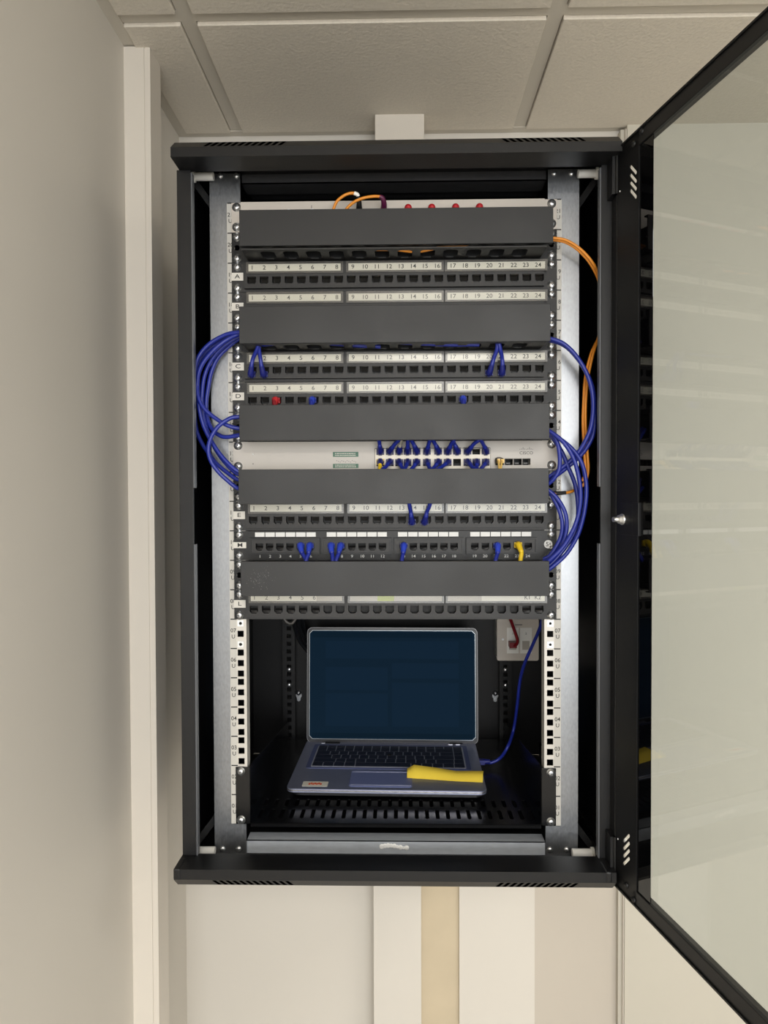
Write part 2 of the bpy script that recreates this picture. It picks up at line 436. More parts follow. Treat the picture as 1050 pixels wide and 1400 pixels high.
# back panel with two keyholes
def keyhole(px, py):
    x, z = hx(px, BK, py), hz(py, BK)
    pts = [(x + .0065 * math.cos(a), z + .003 + .0065 * math.sin(a)) for a in [math.radians(-50 + 280 * k / 10) for k in range(11)]]
    return pts + [(x - .0035, z - .008), (x, z - .010), (x + .0035, z - .008)]
bx0, bx1 = pl0 + .0036, pr1 - .0036
kh = [(hx(px, BK, 953), hz(953, BK)) for px in (408.5, 677)]
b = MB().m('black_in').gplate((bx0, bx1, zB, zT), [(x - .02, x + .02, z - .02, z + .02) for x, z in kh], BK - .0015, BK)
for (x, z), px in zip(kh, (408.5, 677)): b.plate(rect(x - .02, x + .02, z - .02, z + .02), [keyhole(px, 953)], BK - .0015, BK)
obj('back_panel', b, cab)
for px in (408.5, 677):
    x, z = hx(px, BK, 953), hz(947, BK)
    b = MB().m('galv').lathe((x, BK - .002, z), (0, -1, 0), [(.0055, 0), (.0055, .001), (.004, .003), (.0015, .004)], 12)
    b.m('galv').box(x - .006, x + .006, BK + .001, BK + .002, z - .022, z + .008)  # added light plate, stands in for the wall seen through the keyhole
    obj('wall_screw', b, cab, label='zinc screw and added light plate at a keyhole of the back panel')
# rear rails (black) with screws
for px, sg in ((394, -1), (691, 1)):
    X = hx(px, .39)
    hs = [(X - .0045, X + .0045, zB + .03 + .0158 * k, zB + .0385 + .0158 * k) for k in range(60) if zB + .05 + .0158 * k < zT]
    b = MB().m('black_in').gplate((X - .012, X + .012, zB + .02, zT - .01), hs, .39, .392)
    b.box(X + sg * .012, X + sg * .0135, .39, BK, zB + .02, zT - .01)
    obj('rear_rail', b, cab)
    for py in (915.5, 936.5):
        z = hz(py, .39)
        obj('rear_screw', MB().m('zinc').lathe((X, .39, z), (0, -1, 0), [(.0048, 0), (.0046, .0015), (.003, .003), (.001, .0035)], 12), cab)
# rails
GO = .2745
rz0, rz1 = Z0, Z0 + 21 * U
ct, cb_ = hz(234, 0), hz(1172, 0)
SCREW = None
def screw_mesh():
    global SCREW
    if SCREW: return SCREW
    b = MB().m('zinc').lathe((0, 0, 0), (0, -1, 0), [(.0066, 0), (.0066, .0007), (.0049, .0008), (.0049, .0020), (.0042, .0032), (.0026, .0039), (.0008, .0041)], 18)
    b.m('zinc_slot').box(-.0026, .0026, -.0043, -.0036, -.00045, .00045).box(-.00045, .00045, -.0043, -.0036, -.0026, .0026)
    SCREW = b.mesh('screw'); return SCREW
def add_screw(parent, x, y, z, a=0.0):
    o = obj('screw', screw_mesh(), parent, (x, y, z)); o.rotation_euler = (0, a, 0); return o
for s_ in (-1, 1):
    def rc(xa, xb, za, zb2): return rect(min(s_ * xa, s_ * xb), max(s_ * xa, s_ * xb), za, zb2)
    outl = [(s_ * GO, cb_), (s_ * .2262, cb_), (s_ * .2262, rz0 - .001), (s_ * .2475, rz0 - .001), (s_ * .2475, rz1 + .001), (s_ * .2285, rz1 + .001), (s_ * .2285, ct), (s_ * GO, ct)]
    b = MB().m('galv').plate(outl, [], .0005, .0022)
    b.box(s_ * GO, s_ * (GO - .0015), .001, .10, cb_, ct)
    ch = obj('rail_channel', b, cab)
    holes = [tuple(sorted((s_ * .2279, s_ * .2373))) + (Z0 + k * U + c_ - .0047, Z0 + k * U + c_ + .0047) for k in range(21) for c_ in (.00635, .02222, .0381)]
    b = MB().m('rail').gplate(tuple(sorted((s_ * .2238, s_ * .2487))) + (rz0, rz1), holes, 0, .0018)
    b.box(s_ * .2238, s_ * .2246, .0018, .02, rz0, rz1)
    rl = obj('mounting_rail', b, cab)
    b = MB().m('sticker_grey').box(s_ * .2388, s_ * .2484, -.0004, 0, rz0, rz1)
    b.m('ink')
    for k in range(0, 22):
        if 0 < k < 21 or k == 21: b.box(s_ * .2382, s_ * .2478, -.0007, -.0004, Z0 + k * U - .0008, Z0 + k * U + .0008)
    for k in range(21):
        zc = Z0 + k * U + .0225
        b.text('%02d' % (k + 1), s_ * .2435, zc + .0046, .0086, -.0006, 1.0)
        b.text('U', s_ * .2435, zc - .0046, .0084, -.0006)
    obj('unit_number_strip', b, rl)
    for px_, py_ in (((301, 240), (323, 240), (304, 1161), (326, 1161)) if s_ < 0 else ((758, 236.5), (781.5, 236.5), (752, 1162), (775, 1162))):
        x, z = hx(px_, 0, py_), hz(py_, 0, px_)
        obj('rivet', MB().m('zinc').lathe((x, .0005, z), (0, -1, 0), [(.0045, 0), (.0042, .0012), (.0028, .0022), (.0008, .0026)], 14), ch)
# cross bars
xa, xb_ = -.2285, .2285
zt1, zt2 = hz(232, .012), hz(249, .012)
b = MB().m('crossbar').box(xa, xb_, .012, .0135, zt2, zt1).box(xa, xb_, .012, .05, zt2, zt2 + .0015)
b.box(xa, xb_, .05, .0515, hz(256, .05), zt2 + .003).box(xa, xb_, .0505, .09, hz(256, .05), hz(256, .05) + .0015)
obj('top_crossbar', b, cab)
b = MB().m('galv_dark').box(-.2262, .2262, .004, .0055, hz(1171, .004), hz(1150, .004))
b.box(-.2262, .2262, .004, .03, hz(1150, .004) - .001, hz(1150, .004)).box(-.2262, .2262, .03, .0315, hz(1150, .004) - .001, hz(1141.5, .03))
cbx = obj('bottom_crossbar', b, cab)
b = MB().m('smear'); 
for k in range(9):
    t = k / 8; x = hx(522 + 34 * t, .003, 1157); z = hz(1158 - 1.5 * math.sin(t * 5), .003)
    b.lathe((x, .0042, z), (0, -1, 0), [(.0042 - .0022 * t * (k % 2), 0), (.003 - .0012 * t, .0012)], 9)
obj('paint_smear', b, cbx, label='white smear of paint or glue')
# corner bolts in white plastic with black braces
for px0, px1, py, sg in ((264, 292, 241.5, -1), (790, 817, 237.5, 1), (265, 294, 1163, -1), (782, 811, 1166, 1)):
    Y = -.012
    x0, x1 = hx(px0, Y, py), hx(px1, Y, py); z = hz(py, Y, px0)
    xo, xi = (x0, x1) if sg < 0 else (x1, x0)
    b = MB().m('whiteplastic').cyl((xo, Y, z), (xi, Y, z), .0061, 16)
    b.lathe((xo, Y, z), (-sg, 0, 0), [(.0085, -.001), (.0085, .003), (.006, .0032)], 18)
    obj('plastic_spacer', b, cab)
    dz = -.045 if py < 700 else .045
    o_ = xo + sg * .003
    b = MB().m('black').frustum([(o_, Y + .012, z + .008), (o_, Y + .012, z - .008), (o_, Y + .016, z - .008), (o_, Y + .016, z + .008)],
                                 [(xi, Y + .028, z + dz + .008), (xi, Y + .028, z + dz - .008), (xi, Y + .032, z + dz - .008), (xi, Y + .032, z + dz + .008)])
    b.box(o_, o_ - sg * .0015, Y - .009, Y + .02, z - .016, z + .016)
    obj('corner_brace', b, cab)

# ------------------------------------------------------------------ door (hinged at the right)
HY = PY - .026
top_h = at(846, 203, HY)
ztop = top_h.z
far = atz(1050, 12.5, ztop)
H0 = Vector((top_h.x, top_h.y, 0)); D = Vector((far.x - top_h.x, far.y - top_h.y, 0)).normalized()
N = Vector((D.y, -D.x, 0))                       # which side faces the inside
if N.x > 0: N = -N
zbot = at(838, 1211, HY).z
def on_door(px, py, off=0.0):
    d = ray(px, py); p0 = H0 + N * off
    t = (p0 - CP).dot(N) / d.dot(N); p = CP + d * t
    return (Vector((p.x, p.y, 0)) - H0).dot(D), p.z
DW = .585
def DT(p): return Vector((H0.x, H0.y, 0)) + D * p.x + N * p.y + Vector((0, 0, p.z))
u1 = on_door(873, 700)[0]
u2 = on_door(891, 700)[0]
b = MB(); b.T = None
b.m('black')
sl = []
for xa_, ya_, xb2, yb_ in ((863.2, 227.6, 871, 236.8), (863.2, 239.2, 871, 248.6), (863.2, 249.6, 871, 259), (863.2, 260.3, 871, 270),
                          (861.4, 1142, 853.6, 1150.3), (861.4, 1152.3, 853.6, 1160.8), (861.4, 1162.5, 853.6, 1171), (861.4, 1173.3, 853.6, 1181.2)):
    ua_, za_ = on_door(xa_, ya_); ub_, zb_ = on_door(xb2, yb_)
    ln = math.hypot(ub_ - ua_, zb_ - za_); sl.append(stad((ua_ + ub_) / 2, (za_ + zb_) / 2, .0046, ln + .003, slant=math.atan2(-(ub_ - ua_), (zb_ - za_)) + math.pi))
b.plate(rect(0, u1, zbot, ztop), sl, 0, .0015)      # y is the offset along N (towards the inside)
BH = .021
b.box(0, DW, -.010, .0015, ztop - BH, ztop).box(0, DW, -.010, .0015, zbot, zbot + BH)
b.box(DW - .03, DW, -.018, .0015, zbot + BH, ztop - BH)
b.box(0, .0015, -.004, 0, zbot + BH, ztop - BH)
b.box(0, DW, .0015, .0035, ztop - .003, ztop).box(0, DW, .0015, .0035, zbot, zbot + .003)
b.v = [DT(p) for p in b.v]
door = obj('door', b, cab, bevel=.0012)
b = MB().m('glass').box(u1 - .001, DW - .026, -.0056, -.0010, zbot + BH - .004, ztop - BH + .004); b.v = [DT(p) for p in b.v]
obj('glass_pane', b, door)
b = MB().m('glossblack').box(u1 - .001, u2, -.0008, -.0002, zbot + BH - .004, ztop - BH + .004); b.v = [DT(p) for p in b.v]
obj('glass_border', b, door, label='black printed border on the hinge side of the glass')
ua, za = on_door(851.5, 687); ub, zb3 = on_door(876, 733); uc = on_door(868, 700)[0]
b = MB().m('black').box(ua, uc, .0015, .003, zb3, za).box(uc - .001, ub, -.001, .0035, zb3, za); b.v = [DT(p) for p in b.v]
lk = obj('lock_bracket', b, door, bevel=.0006)
ub, zb4 = on_door(854, 710)
b = MB().m('zinc').lathe((ub, .003, zb4), (0, 1, 0), [(.0075, 0), (.0075, .002), (.0058, .0022), (.0058, .006), (.0035, .0062), (.0035, .014)], 12); b.v = [DT(p) for p in b.v]
obj('bolt', b, lk)
b = MB().m('black')
for px, py in ((879, 180), (868, 197), (848.5, 206), (838, 1201), (858, 1210), (868, 1230)):
    uu, zz = on_door(px, py); b.lathe((uu, .0015, zz), (0, 1, 0), [(.0042, 0), (.004, .0015), (.001, .0028)], 12)
b.v = [DT(p) for p in b.v]; obj('door_rivets', b, door)
# hinges fixed to the post
for py0, py1, pin in ((212, 268, 268), (1143, 1200, 1142)):
    hxp = hx(842, HY + .006); 
    b = MB().m('black').cyl((hxp, HY + .004, hz(py0, HY)), (hxp, HY + .004, hz(py1, HY)), .0045, 14)
    b.box(pr0 + .008, hxp, HY + .002, PY, hz(py1, HY), hz(py0, HY))
    b.m('whiteplastic').lathe((hxp + .009, HY - .008, hz(pin, HY)), (0, -1, 0), [(.0030, 0), (.0032, .002), (.001, .0035)], 10)
    b.cyl((hxp, HY - .006, hz(pin, HY)), (hxp + .009, HY - .008, hz(pin, HY)), .0012, 8)
    obj('hinge', b, cab)
b = MB().m('black').box(pr1 - .003, pr1 + .004, HY + .004, PY + .02, q_t, z_u)
obj('hinge_strip', b, cab, bevel=.0008)

# ================================================================== RACK EQUIPMENT
def pz(k): return Z0 + k * U                  # bottom of unit k+1
PW = .2413
PX1, PX24 = hx(344.2, -.008, 386), hx(737.4, -.008, 386)
PXC = [PX1 + (PX24 - PX1) * i / 23 for i in range(24)]
PZ = .0158                                     # port centre above the panel bottom
def port_outline(x, z, w=.0064, h=.0058):
    return [(x - w, z + h), (x + w, z + h), (x + w, z - h * .45), (x + w * .55, z - h), (x - w * .55, z - h), (x - w, z - h * .45)]
MC = {}
def port_mesh(kind='a'):
    if ('p', kind) in MC: return MC[('p', kind)]
    w, h, d = .0068, .0062, .012
    b = MB().m('portblack')
    b.box(-w, w, d, d + .001, -h, h).box(-w - .0008, -w, 0, d, -h, h).box(w, w + .0008, 0, d, -h, h).box(-w, w, 0, d, h, h + .0008).box(-w, w, 0, d, -h - .0008, -h)
    b.m('contact')
    if kind == 'a':
        for k in range(8): b.frustum([(-.0042 + k * .0012 - .0003, .002, h - .001), (-.0042 + k * .0012 + .0003, .002, h - .001), (-.0042 + k * .0012 + .0003, .002, h - .0004), (-.0042 + k * .0012 - .0003, .002, h - .0004)][::-1],
                                      [(-.0042 + k * .0012 - .0003, .009, -.001), (-.0042 + k * .0012 + .0003, .009, -.001), (-.0042 + k * .0012 + .0003, .009, 0), (-.0042 + k * .0012 - .0003, .009, 0)])
        b.m('panel').box(-.003, .003, .001, .004, -h, -h + .002)
    if kind == 'g':
        b.m('panel').frustum([(-.005, .003, -.005), (.005, .001, -.005), (.005, .001, -.001), (-.005, .001, -.001)], [(-.005, .006, -.002), (.005, .006, -.002), (.005, .006, .001), (-.005, .006, .001)])
    me = b.mesh('port'); MC[('p', kind)] = me; return me
def ear_sticker(root, letter, k, zoff=.0225, py=None):
    x0, x1 = -PW - .0005, -.2240
    zc = pz(k) + zoff
    b = MB().m('sticker').box(x0, x1, -.0034, -.0028, zc - .0058, zc + .0058)
    st = obj('letter_sticker', b, root)
    if letter in 'MDLECAB':
        b = MB().m('ink').text(letter, (x0 + x1) / 2, zc, .0088, -.0036, 1.35 if letter != 'M' else 1.1)
        obj('printed_letter', b, st)
def body_mesh(holes_on=True):
    if 'body' in MC: return MC['body']
    b = MB().m('panel').plate([(-PW, .0004), (PW, .0004), (PW, .044), (-PW, .044)], [port_outline(x, PZ) for x in PXC], -.0028, 0)
    b.plate(rect(-.2215, .2215, .0045, .0425), [port_outline(x, PZ) for x in PXC], -.009, -.0028)
    MC['body'] = b.mesh('faceplate'); return MC['body']
GR = [(339.9, 465.8, 345, 460.5, range(1, 9)), (476.5, 603.5, 482.5, 597.5, range(9, 17)), (611.5, 745.2, 619, 735.5, range(17, 25))]
def patch_panel(unit, letter, label, ink='ink', strips=None, kinds=None, skip=()):
    k = unit - 1
    root = thing('patch_panel', label, 'patch panel', (0, 0, pz(k)), 'patch panels screwed into the rack')
    obj('faceplate', body_mesh(), root, (0, 0, pz(k)))
    for i, x in enumerate(PXC):
        obj('port', port_mesh(kinds[i] if kinds else 'a'), root, (x, -.0088, pz(k) + PZ))
    for s_ in (-1, 1):
        for c_ in (.0066, .0379):
            add_screw(root, s_ * .2335, -.0028, pz(k) + c_, random.uniform(0, 1.5))
    Y = -.0105
    for gi, (p0, p1, n0, n1, nums) in enumerate(GR):
        x0, x1 = hx(p0, Y, 386), hx(p1, Y, 386)
        b = MB().m('holder').box(x0 - .0035, x1 + .0035, -.0105, -.009, pz(k) + .0258, pz(k) + .0425)
        hd = obj('label_holder', b, root)
        za_, zb_ = pz(k) + .0288, pz(k) + .0392
        if strips: segs = strips[gi]
        else: segs = [(0, 1, 'labelwhite')]
        b = MB()
        for t0, t1, mt in segs: b.m(mt).box(x0 + (x1 - x0) * t0, x0 + (x1 - x0) * t1, -.0109, -.0105, za_, zb_)
        b.m(ink)
        for i, n in enumerate(nums):
            if n in skip: continue
            xx = hx(n0 + (n1 - n0) * i / 7, Y, 386)
            b.text(str(n), xx, (za_ + zb_) / 2 - .0002, .0088, -.0111, 1.08)
        if letter == 'L' and gi == 2:
            xx0, xx1 = hx(714.5, Y, 815), hx(741.5, Y, 815)
            b.m('labelwhite').box(xx0, xx1, -.0114, -.0109, za_, zb_)
            b.m('ink').text('K1', xx0 + .007, (za_ + zb_) / 2, .0082, -.0116); b.text('K2', xx1 - .007, (za_ + zb_) / 2, .0082, -.0116)
        obj('label_strip', b, hd)
        b = MB().m('clearplastic').box(x0 - .003, x1 + .003, -.0135, -.0128, pz(k) + .0262, pz(k) + .0421)
        obj('clear_cover', b, hd)
    ear_sticker(root, letter, k, .0235)
    return root
mixed = [[(0, 1, 'labelwhite')], [(0, .5, 'labelwhite'), (.5, 1, 'labelwhite')], [(0, 1, 'labelwhite')]]
patch_panel(19, 'A', 'black 24 port patch panel tagged A, topmost of the patch panels')
patch_panel(18, 'B', 'patch panel tagged B whose ports are hidden by a cover', ink='ink_grey')
patch_panel(16, 'C', 'black patch panel tagged C with two pairs of blue plugs')
patch_panel(15, 'D', 'patch panel tagged D with a red plug in port 3', ink='ink_grey')
patch_panel(11, 'E', 'black patch panel tagged E with blue cables in ports 14 and 15')
patch_panel(8, 'L', 'patch panel tagged L right above the laptop, ending in labels K1 and K2', ink='ink_grey',
            strips=[[(0, .72, 'labelwhite'), (.72, 1, 'labelgrey')], [(0, .3, 'labelgrey'), (.3, .48, 'labelgreen'), (.48, 1, 'labelgrey')], [(0, .35, 'labelgrey'), (.35, 1, 'labelwhite')]],
            kinds=['g'] * 6 + ['b'] * 16 + ['g'] * 2, skip=tuple(range(7, 25)))
# panel M: four groups of six ports
k = 9
root = thing('patch_panel', 'patch panel tagged M with four framed groups of six ports and white tabs', 'patch panel', (0, 0, pz(k)), 'patch panels screwed into the rack')
G4 = [(341.5, 437.5, 354.8, 424.5, 347.8, 432), (440.3, 535, 453.2, 522.9, 446, 529.5), (539, 633.5, 551.2, 620.8, 543.5, 627.5), (637.3, 734, 649, 722, 642.5, 727)]
Y = -.006
MZ = hz(747.5, Y) - pz(k)
po = []; fr = []
for g in G4:
    for i in range(6): po.append(hx(g[2] + (g[3] - g[2]) * i / 5, Y, 747))
holes = [port_outline(x, MZ, .0056, .0054) for x in po]
b = MB().m('black').plate(rect(-PW, PW, .0004, .044), holes, -.0028, 0); b.v = [p + Vector((0, 0, pz(k))) for p in b.v]
obj('faceplate', b, root)
for gi, g in enumerate(G4):
    x0, x1 = hx(g[0], Y, 747), hx(g[1], Y, 747); z0, z1 = hz(757.5, Y), hz(735.5, Y)
    hh = [[(p[0], p[1] + pz(k)) for p in h] for h in holes[gi * 6:gi * 6 + 6]]
    b = MB().m('black').plate(rect(x0, x1, z0, z1), [rect(x0 + .0025, x1 - .0025, z0 + .0025, z1 - .0025)], -.0085, -.0028)
    b.m('panel').plate(rect(x0 + .0025, x1 - .0025, z0 + .0025, z1 - .0025), hh, -.0068, -.0028)
    obj('port_frame', b, root)
    for i in range(6):
        a0 = g[4] + (g[5] - g[4]) * i / 6
        b = MB().m('ink_white').box(hx(a0 + .6, Y, 730), hx(a0 + (g[5] - g[4]) / 6 - .6, Y, 730), -.0045, -.0028, hz(733.7, Y), hz(727.6, Y))
        obj('name_tab', b, root)
    b = MB().m('ink_white')
    for i in range(6): b.text(str(gi * 6 + i + 1), po[gi * 6 + i], hz(760.5, -.003), .0060, -.0030, 1.15)
    obj('printed_numbers', b, root)
for x in po: obj('port', port_mesh('g'), root, (x, -.0048, pz(k) + MZ))
for s_ in (-1, 1):
    for c_ in (.0072, .0385): add_screw(root, s_ * .2335, -.0028, pz(k) + c_, random.uniform(0, 1.5))
b = MB().m('sticker').box(-PW - .001, -.2225, -.0036, -.0028, pz(k) + .0185, pz(k) + .0275)
st = obj('letter_sticker', b, root); obj('printed_letter', MB().m('ink').text('M', -.2317, pz(k) + .023, .0085, -.0038, 1.3), st)
X5, Z5 = hx(749.5, -.003, 744.5), hz(744.5, -.003)
b = MB().m('ink_white').lathe((X5, -.0028, Z5), (0, -1, 0), [(.0062, 0), (.0062, .0008)], 24).lathe((X5 + .004, -.0028, Z5 - .0045), (0, -1, 0), [(.0022, 0), (.0022, .0008)], 12)
b.m('ink').text('5', X5 - .0016, Z5, .0092, -.0038).text('e', X5 + .0027, Z5 + .0012, .0055, -.0038)
obj('category_badge', b, root)

# cable managers
def cable_manager(unit, L, R_, T, Bt, label):
    k = unit - 1; zc = pz(k)
    root = thing('cable_manager', label, 'cable manager', (0, 0, zc), 'cable managers with black covers')
    hs = [disc(s_ * .2335, zc + .0222, .0042) for s_ in (-1, 1)]
    b = MB().m('black').plate(rect(-PW, PW, zc + .0004, zc + .044), hs, -.002, 0)
    obj('back_plate', b, root)
    FY = -.055
    x0, x1 = hx(L, FY, (T + Bt) / 2), hx(R_, FY, (T + Bt) / 2)
    zt, zb_ = hz(T, FY), hz(Bt, FY)
    b = MB().m('cover').box(x0, x1, FY, FY + .0022, zb_, zt)
    b.box(x0, x1, FY + .002, FY + .008, zt - .002, zt).box(x0, x1, FY + .002, FY + .008, zb_, zb_ + .002)
    obj('cover', b, root, bevel=.0005)
    # trough walls with windows
    xw = .216
    for nm, z in (('lower_wall', zc + .0015), ('upper_wall', min(zc + .0425, zt - .004))):
        hl = []
        n = 12
        for i in range(n):
            cx = -xw + .018 + (2 * xw - .036) * (i + .5) / n
            w = .0105; ya, yb = -.012, -.044
            hl.append([(cx - w, ya - .005), (cx - w + .005, ya), (cx + w - .005, ya), (cx + w, ya - .005), (cx + w, yb + .004), (cx + w - .004, yb), (cx - w + .004, yb), (cx - w, yb + .004)])
        b = MB().m('panel').plate(rect(-xw, xw, -.052, -.002), hl, z, z + .0018, plane='xy')
        obj(nm, b, root)
    for s_ in (-1, 1):
        for c_ in (.0066, .0379): add_screw(root, s_ * .2335, -.002, zc + c_, random.uniform(0, 1.5))
    return root
cable_manager(20, 327, 756.5, 284.5, 334, 'black cable manager at the top of the rack with orange fibre inside')
cable_manager(17, 327, 752.8, 417, 468, 'black cable manager cover just below the strip of panel B')
cable_manager(14, 327, 751.3, 552.5, 601.5, 'black cable manager directly above the light grey switch')
cable_manager(12, 326, 750.5, 641, 688.6, 'black cable manager directly below the light grey switch')
cm = cable_manager(9, 329, 751, 767.5, 815, 'lowest black cable manager, its cover dusty at the left')
cov = [o for o in bpy.data.objects if o.parent == cm and o.name.startswith('cover')][0]
b = MB().m('dust')
for i in range(90):
    px, py = random.gauss(354, 9), random.gauss(791, 8)
    if 332 < px < 388 and 771 < py < 812:
        r_ = random.uniform(.0002, .0007); x, z = hx(px, -.055, py), hz(py, -.055, px)
        b._add([(x - r_, -.05512, z), (x, -.05512, z - r_ * .6), (x + r_ * 1.3, -.05512, z), (x, -.05512, z + r_ * .7)], [(0, 1, 2, 3)])
obj('dust', b, cov, label='pale dust marks')

# fibre panel in unit 21
k = 20
root = thing('fibre_panel', 'light grey fibre panel at the very top with red dust caps', 'fibre panel', (0, 0, pz(k)))
b = MB().m('fibrepanel').plate(rect(-PW, PW, pz(k) + .0004, pz(k) + .044), [stad(s_ * .2335, pz(k) + c_, .0065, .0095) for s_ in (-1, 1) for c_ in ()], -.0022, 0)
b.box(-.2265, .2225, -.006, -.0022, pz(k) + .001, pz(k) + .0436)
obj('faceplate', b, root)
for s_ in (-1, 1):
    for c_ in (.0082, .0375): add_screw(root, s_ * .2335, -.0022, pz(k) + c_, .4)
FX = []
for px in (394, 426, 459, 491, 524, 558, 590, 622.5, 655):
    X, Z = hx(px, -.02, 284), hz(286.5, -.02)
    b = MB().m('zinc').lathe((X, -.006, Z), (0, -1, 0), [(.0062, 0), (.0062, .002), (.0045, .0022), (.0045, .010)], 14)
    obj('fibre_port', b, root); FX.append((X, Z))
    if px > 550:
        b = MB().m('red').lathe((X, -.010, Z), (0, -1, 0), [(.0058, 0), (.0058, .012), (.0052, .017), (.0035, .020), (.001, .021)], 16)
        obj('dust_cap', b, root)
b = MB().m('ink').text('J', hx(426, -.006, 281), hz(282, -.006), .007, -.0063)
obj('printed_mark', b, root)

# the switch
k = 12
root = thing('network_switch', 'light grey network switch packed with blue cables in the middle of the rack', 'network switch', (0, 0, pz(k)))
SY = -.004
SXT = [520, 533, 545.7, 557.2, 569.6, 583.6, 599, 612, 624.8, 639, 651, 664]
zt_r, zb_r = hz(617.3, SY), hz(632.3, SY)
cut = []
for px in SXT:
    X = hx(px, SY, 625)
    cut.append(rect(X - .0058, X + .0058, zt_r - .005, zt_r + .0055)); cut.append(rect(X - .0058, X + .0058, zb_r - .0055, zb_r + .005))
sfp = [rect(hx(a, SY, 632), hx(a + 11.2, SY, 632), hz(636.6, SY), hz(628, SY)) for a in (677.5, 690, 702, 714)]
b = MB().m('switch').plate([(-.2465 + .0052, pz(k) + .0003), (PW + .0, pz(k) + .0003), (PW + .003, pz(k) + .012), (PW + .003, pz(k) + .032), (PW, pz(k) + .0441), (-PW, pz(k) + .0441)], cut + sfp, SY, 0)
b.box(-.222, .222, .022, .26, pz(k) + .001, pz(k) + .0435)
obj('housing', b, root)
b = MB().m('switch_light')
fx0, fx1, fz0, fz1 = hx(512.5, SY, 620), hx(670.5, SY, 620), hz(641, SY), hz(613.5, SY)
b.plate(rect(fx0, fx1, fz0, fz1), [[(min(max(p[0], fx0 + .001), fx1 - .001), min(max(p[1], fz0 + .0008), fz1 - .0008)) for p in c_] for c_ in cut], SY - .0008, SY)
b.m('ink')
for a, c_, d_, e_ in ((fx0 - .0003, fx0 + .0002, fz0, fz1), (fx1 - .0002, fx1 + .0003, fz0, fz1), (fx0, fx1, fz1 - .0002, fz1 + .0004)): b.box(a, c_, SY - .0010, SY - .0002, d_, e_)
obj('port_surround', b, root)
for px in SXT:
    X = hx(px, SY, 625)
    for zz in (zt_r, zb_r):
        obj('port', port_mesh('a'), root, (X, SY + .001, zz))
for a in (677.5, 690, 702, 714):
    x0, x1 = hx(a, SY, 632), hx(a + 11.2, SY, 632)
    b = MB().m('contact').box(x0 - .0003, x0 + .0006, SY - .001, .02, hz(636.6, SY), hz(628, SY)).box(x0, x1, SY - .001, .02, hz(628, SY) - .0003, hz(628, SY) + .0005)
    b.m('portblack').box(x0, x1, .015, .016, hz(636.6, SY), hz(628, SY)).m('holder').box(x0 + .003, x1 - .003, .003, .006, hz(634.5, SY), hz(633, SY))
    obj('fibre_slot', b, root)
X, Z = hx(719.5, SY, 620), hz(620.3, SY)
b = MB().m('ink_grey').text('CISCO', X, Z, .0062, SY - .0003, 1.12)
hts = [.0009, .0016, .0034, .0016, .0009, .0016, .0034, .0016, .0009]
for i, h in enumerate(hts):
    xx = X - .0095 + .0190 * i / 8; b.box(xx - .00035, xx + .00035, SY - .0003, SY, Z + .0052, Z + .0052 + h)
obj('maker_logo', b, root)
for z0_, z1_ in ((617.6, 624.2), (633.8, 639.6)):
    x0, x1 = hx(455.2, SY, 625), hx(490, SY, 625); za_, zb_ = hz(z1_, SY), hz(z0_, SY)
    b = MB().m('green').box(x0, x1, SY - .0003, SY, za_, zb_).m('labelwhite')
    for r_ in (.3, .68):
        xx = x0 + .003
        while xx < x1 - .004:
            w = random.uniform(.0008, .0024); b.box(xx, xx + w, SY - .0005, SY - .0003, za_ + (zb_ - za_) * r_ - .0006, za_ + (zb_ - za_) * r_ + .0006); xx += w + .0006
    obj('green_label', b, root)
b = MB().m('ink_grey')
for i in range(12):
    xx = hx(460 + 26 * i / 11, SY, 629); b.box(xx, xx + .0008, SY - .0002, SY, hz(630 + (i % 3), SY), hz(629 + (i % 3), SY))
for px in (346,):
    b.box(hx(px - .6, SY, 633), hx(px + .6, SY, 633), SY - .0002, SY, hz(634, SY), hz(632.6, SY))
obj('printed_marks', b, root)
obj('status_light', MB().m('ink_white').lathe((hx(345.7, SY, 620), SY, hz(620.3, SY)), (0, -1, 0), [(.0012, 0), (.0008, .0006)], 10), root)
for s_ in (-1, 1):
    for c_ in (.0078, .0390): add_screw(root, s_ * .2335, SY, pz(k) + c_, .7)

# cage nuts left in unit 7
for s_ in (-1, 1):
    for c_, w in ((.0381, 'upper'), (.00635, 'lower')):
        X, Z = s_ * .2326, pz(6) + c_
        b = MB().m('zinc').plate(rect(-.0046, .0046, -.0046, .0046), [disc(0, 0, .0024, 12)], -.0008, .003)
        b.m('portblack').box(-.003, .003, .004, .005, -.003, .003)
        o = obj('cage_nut', b, None, (X, 0, Z))
        tag(o, 'empty %s cage nut in the %s rail beside unit 07' % (w, 'left' if s_ < 0 else 'right'), 'cage nut', 'cage nuts left in the rails')

# ------------------------------------------------------------------ shelf
SHZ = hz(1126, 0.0)
root = thing('rack_shelf', 'black slotted cantilever shelf under the laptop', 'shelf', (0, 0, SHZ))
sx = .2195
hl = []
def shz(px, py): return atz(px, py, SHZ)
for (ya, yb) in ((1106.5, 1119.5), (1093, 1103)):
    y0_, y1_ = shz(540, yb).y, shz(540, ya).y; yc = (y0_ + y1_) / 2; hgt = abs(y1_ - y0_)
    x0, x1 = (atz(357, (ya + yb) / 2, SHZ).x, atz(726, (ya + yb) / 2, SHZ).x) if ya > 1100 else (atz(364, (ya + yb) / 2, SHZ).x, atz(717, (ya + yb) / 2, SHZ).x)
    n = 27 if ya > 1100 else 26
    for i in range(n): hl.append(stad(x0 + (x1 - x0) * i / (n - 1), yc, .0062, hgt))
SD = .375
b = MB().m('shelf_black').plate(rect(-sx, sx, 0, SD), hl, SHZ - .0015, SHZ, plane='xy')
obj('tray', b, root)
zl = hz(1131.5, 0)
obj('front_lip', MB().m('shelf_black').box(-sx, sx, 0, .0015, zl, SHZ - .0005), root)
